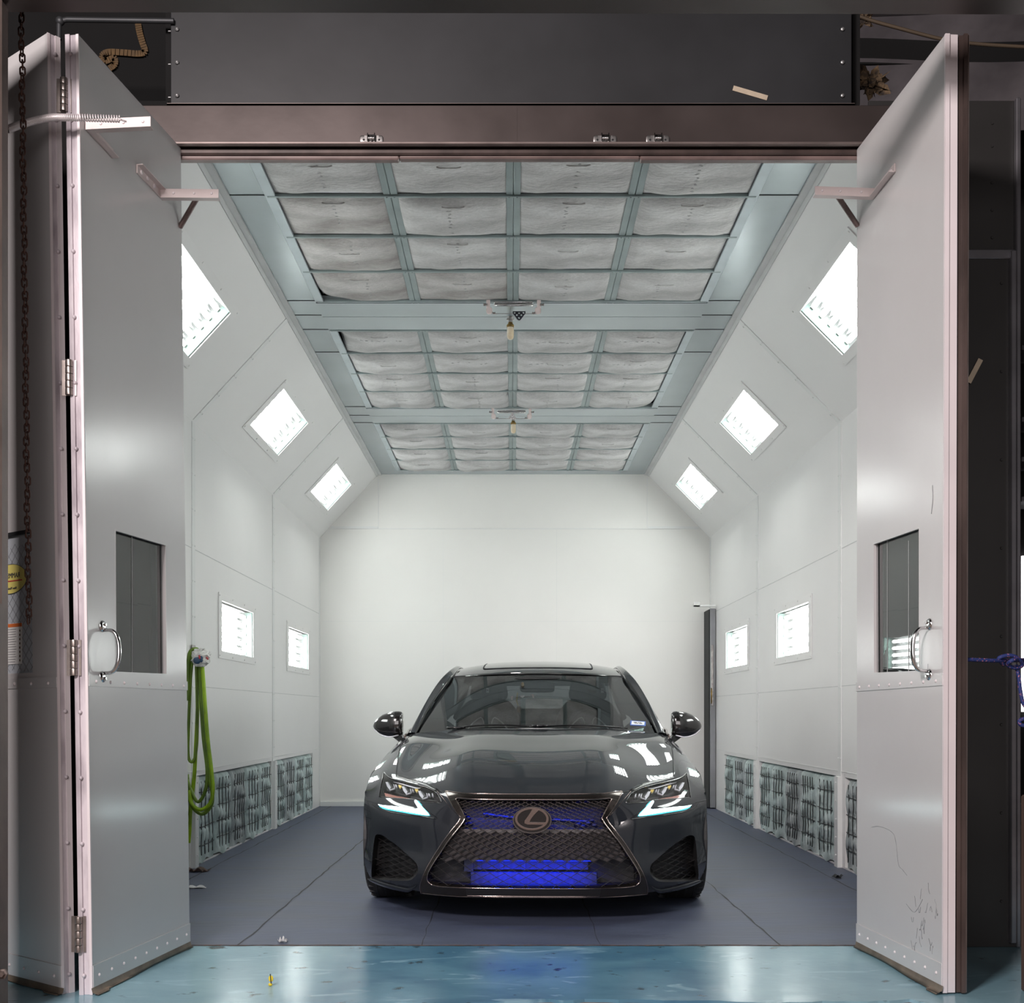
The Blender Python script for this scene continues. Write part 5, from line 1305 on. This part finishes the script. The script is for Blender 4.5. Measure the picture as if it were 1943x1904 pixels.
# emblem
em = empty('emblem', (0,0,0), parent=car)
def epx(x, y, off): p = cpx(x, y, .006); return V3(p[0], p[1]+off, p[2])
def ellipse(rx, ry, cx_=ecx, cy__=ecy, n=48): return [(cx_+rx*math.cos(q), cy__+ry*math.sin(q)) for q in [2*math.pi*k/n for k in range(n)]]
def extr(loop, y0, y1, holes=()):
    ls = [[tuple(cpx(x, y, .006)[[0,2]]) for x, y in l] for l in [loop]+list(holes)]
    return poly_panel((0,y0,0), (1,0,0), (0,0,1), (0,-1,0), ls[0], ls[1:], y1-y0)
extr(ellipse(34.8, 23.6), -.004, .03).build('emblem_disc', 'gblack', em)
extr(ellipse(36.8, 25.4), -.010, .02, [ellipse(34.9, 23.6)]).build('emblem_ring', 'mesh', em)
c7 = lambda X_, Y_: (900+X_/8.655, 1480+Y_/8.655)
inner = [c7(950+a, 640+b) for a, b in [(255*math.cos(q), 172*math.sin(q)) for q in np.linspace(0, 2*math.pi, 49)[:-1]]]
extr([c7(945+275*math.cos(q), 640+187*math.sin(q)) for q in np.linspace(0, 2*math.pi, 49)[:-1]], -.009, -.002, [[c7(945+238*math.cos(q), 640+158*math.sin(q)) for q in np.linspace(0, 2*math.pi, 49)[:-1]]]).build('emblem_oval', 'dchrome', em)
extr([c7(*p) for p in ((960,470),(1065,490),(985,570),(930,640),(905,695),(1180,700),(1165,735),(870,732),(825,712),(828,670),(900,570))], -.010, -.002).build('emblem_letter', 'dchrome', em)
# lower bright reflectance bar of the badge glass
# headlights
def hpx(X_, Y_): return (700+X_/11.9, 1440+Y_/11.9)
for sg in (1, -1):
    f = (lambda uv: uv) if sg == 1 else mir
    h = empty('headlight', (0,0,0), parent=car); tag(h)
    lp = f(hl); a = np.array(lp); p, n = FS.nrm(a[:,0], a[:,1]); m_ = len(p); q = p.copy(); q[:,1] += .06; cc = q.mean(axis=0)
    FS.patch(lp, -.050, 0, (), 14, 8).build('housing', 'hbase', h)
    MB().add(list(p)+list(p-n*.05), [(i, (i+1) % m_, m_+(i+1) % m_, m_+i) for i in range(m_)]).build('housing_wall', 'gblack', h)
    FS.patch(lp, -.0015, 0, (), 14, 8).build('lens', 'lensg', h, smooth=180)
    def hp(X_, Y_, off):
        u, v = FS.inv(*hpx(X_, Y_)); 
        if sg == -1: u = -u
        return FS.pt(u, v, off)
    def hplate(pts, off, th, m__, nm, par=h):
        lp_ = f([FS.inv(*hpx(*p)) for p in pts]); return FS.patch(lp_, off, th).build(nm, m__, par)
    for (X0, Y0_) in ((345,490),(720,585),(1085,690)):
        k = .95 if X0 < 400 else 1
        # L-shaped projector: slanted lens block with a bright facet and a lower hook
        pj = hplate([(X0,Y0_),(X0+105*k,Y0_+10),(X0+215*k,Y0_+155),(X0+95*k,Y0_+195),(X0+35,Y0_+110)], -.012, .030, 'gblack', 'projector')
        hplate([(X0+5,Y0_+5),(X0+45,Y0_+8),(X0+125,Y0_+135),(X0+100,Y0_+188),(X0+38,Y0_+108)], -.010, .006, 'proj', 'projector_facet', pj)
        hplate([(X0+62,Y0_+10),(X0+98,Y0_+14),(X0+205,Y0_+150),(X0+135,Y0_+165),(X0+130,Y0_+120)], -.010, .006, 'meshb', 'projector_face', pj)
        hplate([(X0+135,Y0_+172),(X0+212,Y0_+150),(X0+216,Y0_+160),(X0+100,Y0_+200),(X0+96,Y0_+190)], -.009, .006, 'proj', 'projector_rim', pj)
        hplate([(X0+48,Y0_+2),(X0+58,Y0_+2),(X0+136,Y0_+130),(X0+128,Y0_+136)], -.009, .004, 'proj', 'projector_rim', pj)
        for dx, w_, yy, hh in ((140,26,15,80),(175,18,25,100),(215,30,30,70),(255,26,30,110),(300,22,30,80),(330,20,55,90)):
            if X0+dx+w_ < 1500 and not (X0 > 1000 and dx > 380): hplate([(X0+dx,Y0_+yy),(X0+dx+w_,Y0_+yy+4),(X0+dx+w_+14,Y0_+yy+hh*.8),(X0+dx+12,Y0_+yy+hh)], -.018, .008, 'proj' if dx in (175,215,300) else 'hbase', 'reflector_facet', pj)
    for X0, Y0_ in ((640,545),(1010,630)): hplate([(X0,Y0_),(X0+75,Y0_+12),(X0+62,Y0_+45),(X0+40,Y0_+68),(X0+14,Y0_+50)], -.014, .010, 'amberb', 'amber_lamp')
    hplate([(540,500),(720,535),(900,590),(1060,632),(1150,640),(1060,655),(900,612),(720,555)], -.006, .004, 'proj', 'bright_strip')
    hplate([(300,735),(460,770),(600,800),(800,830),(1030,880),(1040,905),(860,890),(600,865),(460,840),(320,815)], -.016, .006, 'amber', 'side_marker')
    hplate([(900,795),(1500,895),(1500,915),(1200,890),(900,815)], -.020, .006, 'meshb', 'trim_bar')
    hplate([(330,560),(700,700),(1100,780),(1100,800),(700,730),(320,640)], -.030, .006, 'meshb', 'trim_bar')
    # running light
    lp = f(drl)
    FS.patch(lp, -.004, .03, (), 10, 4).build('running_light_frame', 'cyan', h)
    dp = [(215,1035),(330,1060),(560,1080),(800,1110),(1060,1140),(1118,1128),(1098,1085),(1040,990),(1035,955),(1068,942),(1130,1010),(1240,1145),(1345,1258),(1340,1275),(1220,1262),(900,1205),(600,1155),(400,1120),(270,1080)]
    lp2 = f([FS.inv(*hpx(*p)) for p in dp]); FS.patch(lp2, .003, .012, (), 16, 6).build('running_light', 'drl', h)
# side bodies
top_pts = [(.50,.62),(.60,.60),(.78,.69),(.90,.722),(1.05,.758),(1.25,.805),(1.58,.872),(2.2,.905),(3.0,.93),(3.7,.95),(4.2,.955),(4.6,.93),(4.80,.86)]
crest = [(.50,.905),(.60,.907),(.78,.893),(.90,.885),(1.05,.872),(1.25,.852),(1.58,.815),(2.2,.855),(3.0,.862),(3.7,.850),(4.2,.80),(4.6,.76),(4.80,.70)]
ty = np.array([p[0] for p in top_pts]); tz = np.array([p[1] for p in top_pts]); cxx = np.array([p[1] for p in crest])
mz, mx_ = nspline(ty, tz), nspline(ty, cxx)
def sp(t, x, y, m): i = np.clip(np.searchsorted(x, t)-1, 0, len(x)-2); h = x[i+1]-x[i]; a = (x[i+1]-t)/h; b = (t-x[i])/h; return a*y[i]+b*y[i+1]+((a**3-a)*m[i]+(b**3-b)*m[i+1])*h*h/6
def bodyx(y): return np.interp(y, [.50,.60,.75,.95,1.3,2.0,3.0,3.7,4.2,4.6,4.85], [.904,.906,.915,.918,.905,.895,.90,.92,.90,.85,.74])
def sidefn(sg):
    def fn(u, v):
        u = np.asarray(u, float); v = np.asarray(v, float); y = .60+4.2*u; zt = sp(y, ty, tz, mz); xc = sp(y, ty, cxx, mx_); zb = .15+.03*np.sin(np.pi*u)
        z = zb+(zt-zb)*v; w_ = np.clip((v-.45)/.55, 0, 1); x = bodyx(y)*(1-.02*(1-np.clip(v/.4, 0, 1))**2); x = x+(xc-x)*w_**2.2
        x = x-.012*np.exp(-((v-.62)/.12)**2)*np.clip((y-1.3)/.4, 0, 1)*np.clip((3.4-y)/.4, 0, 1)
        return np.stack([sg*x, y, z], -1)
    return fn
WY = (.90, 3.75); WR = .335
for sg in (-1, 1):
    S = Surf(sidefn(sg), 0, 1, 0, 1, nu=10, nv=10)
    ops = []
    for wy in WY:
        lp = []
        for q in np.linspace(-math.radians(25), math.radians(205), 40):
            y, z = wy+.375*math.cos(q), .325+.365*math.sin(q); u = (y-.6)/4.2; zt = float(sp(y, ty, tz, mz)); zb = .15+.03*math.sin(math.pi*u); lp.append((max(u, .0), min(max((z-zb)/(zt-zb), 0), .97)))
        lp[0] = (lp[0][0], 0.0); lp[-1] = (lp[-1][0], 0.0); ops.append(lp)
    def lb(c):
        l = np.zeros(len(c), int)
        for o_ in ops: l[inpoly_np(c, o_)] = -1
        return l
    r_ = S.region(ops, lb, 110, 40)
    r_[0][0].build('side_body', 'paint', car, normals=r_[0][1]*(1 if np.dot(r_[0][1].mean(axis=0), V3(sg,0,0)) > 0 else -1))
    for y in (1.42, 2.50, 3.42): S.ribbon([((y-.6)/4.2+(.02*math.sin(v*3) if y > 3 else 0), v) for v in np.linspace(.02, .98, 16)], .005, .001*(1 if sg*1 > 0 else -1)*(1 if np.dot(S.nrm(np.array([.5]), np.array([.5]))[1][0], V3(1,0,0)) > 0 else -1), 0).build('door_shut_line', 'gap', car)
    for wy in WY:
        ar = MB(); n_ = 30
        for x0_, x1_ in ((sg*.60, sg*.902),):
            vs = []
            for q in np.linspace(-.3, math.pi+.3, n_): vs += [(x0_, wy+.385*math.cos(q), .325+.375*math.sin(q)), (x1_, wy+.385*math.cos(q), .325+.375*math.sin(q))]
            ar.add(vs, [(2*i, 2*i+1, 2*i+3, 2*i+2) for i in range(n_-1)])
        ar.box(min(sg*.58, sg*.60), max(sg*.58, sg*.60), wy-.4, wy+.4, .16, .66)
        ar.build('arch_liner', 'mblack', car)
# wheels
for wy in WY:
    for sg in (-1, 1):
        wh = empty('wheel', (sg*.79, wy, WR), parent=car)
        MB().lathe((-.13*sg,0,0), (sg,0,0), [(.235,0),(.300,.004),(.322,.02),(.333,.045),(.335,.10),(.335,.17),(.333,.215),(.322,.24),(.300,.256),(.240,.258)], 48).build('tyre', 'rub', wh, smooth=40)
        tg = MB()
        for k in (.06,.105,.15,.195): tg.lathe((-.13*sg+k*sg,0,0), (sg,0,0), [(.3362,0),(.3362,.008)], 48)
        for k in range(36):
            q = 2*math.pi*k/36
            for x_, dx in ((.02,.035),(.21,.03)): tg.obox((-.13*sg+sg*(x_+dx/2), .3275*math.cos(q), .3275*math.sin(q)), (1,0,0), (0,-math.sin(q),math.cos(q)), (0,math.cos(q),math.sin(q)), dx, .008, .012)
        tg.build('tread', 'gap', wh)
        rm = MB().lathe((.02*sg,0,0), (sg,0,0), [(.05,0),(.23,.0),(.238,.10),(.228,.105),(.222,.03),(.05,.03)], 40)
        for k in range(10):
            q = 2*math.pi*k/10; rm.bar((sg*.09, .05*math.cos(q), .05*math.sin(q)), (sg*.105, .225*math.cos(q+.08), .225*math.sin(q+.08)), .022, .03, up=(1,0,0))
        rm.lathe((.06*sg,0,0), (sg,0,0), [(.06,0),(.06,.04),(.03,.05)], 20); rm.build('rim', 'rim', wh, smooth=40)
# windshield and greenhouse
def row3(c, *pts): return sym([c]+list(pts))
WU = [-1,-.75,-.5,-.25,0,.25,.5,.75,1]
def arc(yc, zc, xe, ye, ze, px_=2.2, pz=2.6):
    ts = [0,.25,.5,.75,1]; return sym([(xe*t, yc+(ye-yc)*t**px_, zc+(ze-zc)*t**pz) for t in ts])
wrows = [arc(1.345,.918,.735,1.60,.895), arc(1.64,1.04,.700,1.86,1.02), arc(1.95,1.165,.645,2.14,1.145), arc(2.27,1.285,.580,2.41,1.268)]
WS = Surf(TSpline(WU, [0,.33,.66,1], wrows), -1, 1, 0, 1, xf=toW, nu=140, nv=100)
r_ = WS.region([[(-.999,.001),(.999,.001),(.999,.999),(-.999,.999)]], lambda c: np.zeros(len(c), int), 40, 30)
r_[0][0].build('windshield', 'scr', car, normals=r_[0][1])
# black band round the windshield
ring_in = [(-.955,.03),(-.5,.025),(0,.02),(.5,.025),(.955,.03),(.962,.5),(.955,.955),(.5,.965),(0,.968),(-.5,.965),(-.955,.955),(-.962,.5)]
WS.patch([(-1,0),(0,0),(1,0),(1,1),(0,1),(-1,1)], -.003, .001, [ring_in], 30, 20).build('windshield_band', 'gblack', car)
rrows = [arc(2.27,1.285,.580,2.41,1.268), arc(2.45,1.328,.575,2.58,1.300), arc(2.75,1.375,.565,2.82,1.335), arc(3.10,1.397,.56,3.12,1.350), arc(3.45,1.388,.555,3.42,1.338), arc(3.80,1.345,.55,3.72,1.29), arc(4.02,1.295,.56,3.92,1.24)]
RS = Surf(TSpline(WU, [0,.13,.30,.5,.7,.87,1], rrows), -1, 1, 0, 1, xf=toW, nu=140, nv=140)
r_ = RS.region([[(-.999,.001),(.999,.001),(.999,.999),(-.999,.999)]], lambda c: np.zeros(len(c), int), 40, 40)
r_[0][0].build('roof', 'paint', car, normals=r_[0][1])
sr = [(-.66,.20),(-.64,.16),(-.58,.145),(0,.14),(.58,.145),(.64,.16),(.66,.20),(.66,.50),(.60,.55),(-.60,.55),(-.66,.50)]
sr = [tuple(p) for p in crom([V3(*p) for p in sr], 3, True)]
RS.patch(sr, .004, .004, (), 20, 14).build('sunroof', 'gblack', car, smooth=40)
RS.ribbon(sr, .010, .005, .003, closed=True).build('sunroof_seal', 'gap', car)
RS.ribbon([(-.99,.004),(-.5,.004),(0,.004),(.5,.004),(.99,.004)], .022, .003, .003).build('header_seal', 'gap', car)
# rear window, trunk and tail
brows = [arc(4.02,1.295,.56,3.92,1.24), arc(4.25,1.18,.62,4.14,1.13), arc(4.45,1.06,.68,4.34,1.01)]
BS = Surf(TSpline(WU, [0,.5,1], brows), -1, 1, 0, 1, nu=10, nv=10)
r_ = BS.region([[(-.999,.001),(.999,.001),(.999,.999),(-.999,.999)]], lambda c: np.zeros(len(c), int), 24, 14); r_[0][0].build('rear_window', glassmat('rear_glass', (.62,.64,.65), .01), car, normals=r_[0][1])
trow = [arc(4.45,1.06,.68,4.34,1.01), arc(4.62,1.045,.73,4.5,.985), arc(4.83,1.04,.72,4.68,.95), arc(4.88,.90,.74,4.74,.86), arc(4.90,.60,.78,4.76,.58), arc(4.86,.30,.76,4.72,.30), arc(4.80,.18,.72,4.66,.18)]
TS = Surf(TSpline(WU, [0,.15,.3,.42,.65,.88,1], trow), -1, 1, 0, 1, nu=10, nv=10)
r_ = TS.region([[(-.999,.001),(.999,.001),(.999,.999),(-.999,.999)]], lambda c: np.zeros(len(c), int), 30, 40); r_[0][0].build('trunk_and_tail', 'paint', car, normals=r_[0][1])
# pillars, rails and side glass
for sg in (-1, 1):
    outer = [V3(.790,1.56,.872), V3(.779,1.62,.905), V3(.722,1.90,1.070), V3(.662,2.2,1.220), V3(.615,2.45,1.300), V3(.585,2.8,1.345), V3(.575,3.12,1.355), V3(.57,3.45,1.34), V3(.575,3.72,1.29), V3(.60,3.95,1.215), V3(.66,4.2,1.10), V3(.735,4.42,.98)]
    ins = [V3(.745,1.55,.902), V3(.738,1.60,.897), V3(.700,1.86,1.022), V3(.645,2.14,1.147), V3(.580,2.41,1.270), V3(.567,2.82,1.337), V3(.56,3.12,1.352), V3(.555,3.42,1.34), V3(.55,3.72,1.292), V3(.56,3.92,1.242), V3(.62,4.14,1.132), V3(.68,4.34,1.012)]
    O1, I1 = crom(outer, 6), crom(ins, 6); n_ = len(O1)
    m = MB(); vs = []
    for i in range(n_):
        a, b = I1[i], O1[i]; mid = (a+b)/2+V3(.012,-.008,.014); lo = b+V3(-.022,.02,-.022)
        vs += [V3(sg*q[0], q[1], q[2]) for q in (a+V3(0,0,.001), a*.75+b*.25+V3(.004,-.006,.010), mid, a*.2+b*.8+V3(.006,0,.010), b, lo)]
    m.add(vs, [(6*i+k, 6*i+k+1, 6*i+k+7, 6*i+k+6) for i in range(n_-1) for k in range(5)]); m.build('roof_pillar', 'paint', car, smooth=180)
    # black trim between glass and pillar
    k2 = 6*4+1; m = MB().tube([V3(sg*(q[0]+.004), q[1]-.004, q[2]+.006) for q in I1[4:k2]], .007, 8); m.build('pillar_trim', 'gblack', car, smooth=180)
    sy = np.linspace(1.62, 4.30, 30); m = MB(); vs = []
    oy = np.array([p[1] for p in O1]); ox = np.array([p[0] for p in O1]); oz = np.array([p[2] for p in O1])
    for y in sy:
        xt, zt = np.interp(y, oy, ox)-.014, np.interp(y, oy, oz)-.014; zb = float(sp(y, ty, tz, mz)); xb = float(sp(y, ty, cxx, mx_))-.008
        vs += [V3(sg*xb, y, zb-.01), V3(sg*((xb+xt)/2+.012), y, (zb+zt)/2), V3(sg*xt, y, zt)]
    m.add(vs, [(3*i+k, 3*i+k+1, 3*i+k+4, 3*i+k+3) for i in range(29) for k in range(2)])
    if sg == 1: m.f = [tuple(reversed(q)) for q in m.f]
    m.build('side_window', 'sideg', car, smooth=180)
    MB().tube([V3(sg*(float(sp(y, ty, cxx, mx_))), y, float(sp(y, ty, tz, mz))+.003) for y in np.linspace(1.6, 4.3, 30)], .007, 6).build('belt_trim', 'dchrome', car, smooth=180)
    for y in (2.52,): MB().bar((sg*(float(sp(y, ty, cxx, mx_))-.012), y, .9), (sg*(np.interp(y, oy, ox)-.014), y+.02, np.interp(y, oy, oz)-.02), .05, .012, up=(1,0,0)).build('door_pillar', 'gblack', car)
    # mirrors
    mr = empty('door_mirror', (0,0,0), parent=car)
    m = MB(); xs = [.842,.850,.865,.89,.93,.97,1.00,1.022,1.036]; zb_ = [.888,.876,.868,.866,.868,.876,.892,.912,.932]; zt_ = [1.020,1.030,1.034,1.034,1.028,1.014,.994,.972,.948]; dp = [.05,.062,.07,.078,.082,.078,.066,.046,.012]
    n_ = 20; vs = []
    for x, a, b, d_ in zip(xs, zb_, zt_, dp):
        for k in range(n_):
            q = 2*math.pi*k/n_; c_, s2 = math.cos(q), math.sin(q); e = .75
            cc_ = math.copysign(abs(c_)**e, c_); ss = math.copysign(abs(s2)**e, s2)
            vs.append((sg*x, 1.76-(d_ if cc_ > 0 else .02)*cc_+(x-.85)*.25, (a+b)/2+(b-a)/2*ss))
    m.add(vs, [(i*n_+k, i*n_+(k+1) % n_, (i+1)*n_+(k+1) % n_, (i+1)*n_+k) for i in range(len(xs)-1) for k in range(n_)]+[tuple(range(n_)), tuple((len(xs)-1)*n_+k for k in range(n_))])
    m.build('mirror_shell', mat('black_mirror_paint', (.012,.011,.011), .15, coat=1, coatr=.02, noise=.1) if sg == -1 else bpy.data.materials['black_mirror_paint'], mr, smooth=50)
    MB().tube(crom([V3(sg*.862,1.69,.883), V3(sg*.92,1.68,.873), V3(sg*.98,1.71,.888), V3(sg*1.022,1.75,.918)], 5), .004, 6).build('turn_signal', 'proj', mr, smooth=180)
    MB().add([(sg*x, y, z) for x, y, z in [(.845,1.70,.885),(.90,1.70,.872),(.90,1.80,.872),(.845,1.80,.885),(.815,1.67,.832),(.838,1.67,.828),(.845,1.80,.830),(.815,1.80,.835)]], [(0,1,2,3),(4,7,6,5),(0,4,5,1),(1,5,6,2),(2,6,7,3),(3,7,4,0)]).build('mirror_stem', 'gblack', mr)
    MB().add([(sg*x, y, z) for x, y, z in [(.80,1.55,.862),(.828,1.57,.842),(.850,1.85,.858),(.835,1.85,.892),(.79,1.62,.905)]], [(0,1,2,3,4)]).build('mirror_base', 'gblack', mr)
# cowl, wipers, sticker
MB().grid(lambda a, b: (0+1.46*(a-.5), 1.35+.25*abs(2*a-1)**2.2+.05*b-.01, .915-.03*abs(2*a-1)**2.6-.02*b+.0), 30, 3).build('cowl', 'mblack', car)
for u0_, u1_ in ((-.70,.0),(.02,.75)):
    pts = [WS.pt(u, .035+.03*math.sin(math.pi*(u-u0_)/(u1_-u0_))*(1 if u0_ < 0 else .8), .010) for u in np.linspace(u0_, u1_, 14)]
    MB().tube(pts, .0055, 6).build('wiper', 'gblack', car, smooth=180)
for px_, py_, w__ in ((1024,1382.5,.05),(866,1386,.06)):
    uv = WS.inv(px_, py_-1); p = WS.pt(*uv, .014); MB().sq(p, w__, .02, .008, .8, .8, 12, 6).build('wiper_arm', 'gblack', car, smooth=180)
st = [WS.inv(*p) for p in ((1196,1368),(1225,1370),(1224.5,1378.5),(1195.5,1377))]
so = WS.patch(st, .002, .001).build('registration_sticker', 'bluei', car)
cs = [sum(p[0] for p in st)/4, sum(p[1] for p in st)/4]
st2 = [(cs[0]+(u-cs[0])*.84, cs[1]+(v-cs[1])*.68) for u, v in st]; WS.patch(st2, .003, .001).build('sticker_face', 'white', so)
pA, nA = WS.nrm(np.array([cs[0]]), np.array([cs[1]])); du = unit(WS.pt(st[1][0], st[1][1])-WS.pt(*st[0])); nA = nA[0]; dv = unit(np.cross(nA, du))
if dv[2] < 0: dv = -dv
text_mb('05-25', .026, (pA[0]+nA*.0035, du, dv, nA), bold=True).build('sticker_digits', 'ink', so)
# small labels near the top of the windshield
for px_ in (925, 1143):
    q = [WS.inv(*p) for p in ((px_-2.5,1305.5),(px_+3,1305.5),(px_+3,1314),(px_-2.5,1314))]; lo = WS.patch(q, -.003, .001).build('windshield_label', 'white', car)
    MB().obox(WS.pt(*WS.inv(px_, 1309.5), -.001), (1,0,0), (0,.7,.7), (0,.7,-.7), .010, .012, .0008).build('label_mark', 'ink', lo)
    q = [WS.inv(*p) for p in ((px_-28,1308),(px_-10,1309),(px_-12,1314),(px_-24,1313))]; WS.patch(q, -.004, .001).build('visor_label', 'strapy', car)
# interior
it = MB().grid(lambda a, b: (1.40*(a-.5), 1.44+.22*abs(2*a-1)**2+.42*b, .885-.02*abs(2*a-1)**2+.02*math.sin(math.pi*b)), 20, 6); it.box(-.70,.70,1.95,2.05,.45,.88)
it.build('dashboard', 'dash', car)
MB().tube([V3(.36+.18*math.cos(q), 2.18+.05*math.sin(q), .88+.17*math.sin(q)) for q in np.linspace(0, 2*math.pi, 33)[:-1]], .014, 8, closed=True).bar((.20,2.18,.88),(.52,2.18,.88),.03,.02).build('steering_wheel', 'dash', car, smooth=180)
for x in (-.36, .36):
    s_ = empty('front_seat', (x, 2.75, .35), parent=car)
    MB().sq((0,.12,.42), .255, .09, .36, .45, .5, 20, 14, rot=rotx(-.22), warp=lambda X_,Y_,Z_: (X_*(1-.22*max(Z_/.36,0)**2), Y_, Z_)).sq((0,-.15,.10), .26, .27, .10, .5, .5, 18, 10).build('seat', 'seat', s_, smooth=180)
    MB().sq((0,.24,.86), .13, .06, .11, .6, .5, 18, 12, warp=lambda X_,Y_,Z_: (X_*(1-.2*Z_/.11), Y_, Z_)).build('headrest', 'seat', s_, smooth=180)
    MB().tube(crom([V3(-.14,.05,.56), V3(-.05,.07,.64), V3(-.03,.07,.56), V3(-.12,.05,.52)], 4, True), .005, 6, closed=True).build('seat_piping', 'trimw', s_, smooth=180); MB().tube(crom([V3(.14,.05,.56), V3(.05,.07,.64), V3(.03,.07,.56), V3(.12,.05,.52)], 4, True), .005, 6, closed=True).build('seat_piping', 'trimw', s_, smooth=180)
MB().sq((0,3.85,.62), .62, .12, .32, .3, .3, 20, 10).build('rear_seat', 'seat', car, smooth=180)
for x in (-.34, .34): MB().sq((x,3.86,1.02), .13, .07, .09, .5, .5, 16, 10).build('rear_headrest', 'seat', car, smooth=180)
MB().grid(lambda a, b: (1.3*(a-.5), 3.95+.5*b, .96+.05*b), 4, 3).build('parcel_shelf', 'dash', car)
MB().sq((0,2.12,1.19), .115, .018, .035, .4, .3, 18, 8).bar((0,2.13,1.20),(0,2.2,1.25),.03,.02).build('rear_view_mirror', 'gblack', car, smooth=60)
MB().sq((0,2.23,1.245), .16, .06, .022, .5, .5, 16, 8).build('sensor_cover', 'dash', car, smooth=180)
MB().grid(lambda a, b: (1.02*(a-.5), 2.42+1.45*b, 1.262+.08*math.sin(math.pi*min(b*1.1,1))-.04*abs(2*a-1)**3), 8, 12).build('headliner', mat('dark_headliner', (.02,.02,.021), .9, noise=.1), car)
af = empty('air_freshener', (0,0,0)); tag(af, 'yellow tag on a cord hanging from the mirror inside the windshield', 'air freshener')
pw = lambda x, y, z: toW(V3(x, y, z))
MB().tube([pw(-.13,2.1,1.155), pw(-.135,2.1,1.10), pw(-.125,2.1,1.07)], .004, 6).build('cord', 'yellow', af); MB().sq(pw(-.12,2.1,1.045), .014, .004, .022, .8, .8, 10, 8).build('tag', 'brass', af, smooth=180)
# unseen dark boxes and bulkheads added to block light through the car
m = MB(); m.box(-.58,.58,.45,4.6,.16,.40); m.box(-.70,.70,1.42,1.46,.16,.86); m.box(-.86,.86,1.32,3.3,.16,.42); m.box(-.55,.55,.235,.25,.15,.56)
m.build('underbody', 'mblack', car)
m = MB(); m.grid(lambda a, b: (1.30*(a-.5), .03+.33*abs(2*a-1)**3+.6*b, .126), 20, 3); m.build('front_undertray', 'mblack', car)  # unseen tray, shaped to stop blue light leaking onto the floor
# scuffed fringe under the bumper corners
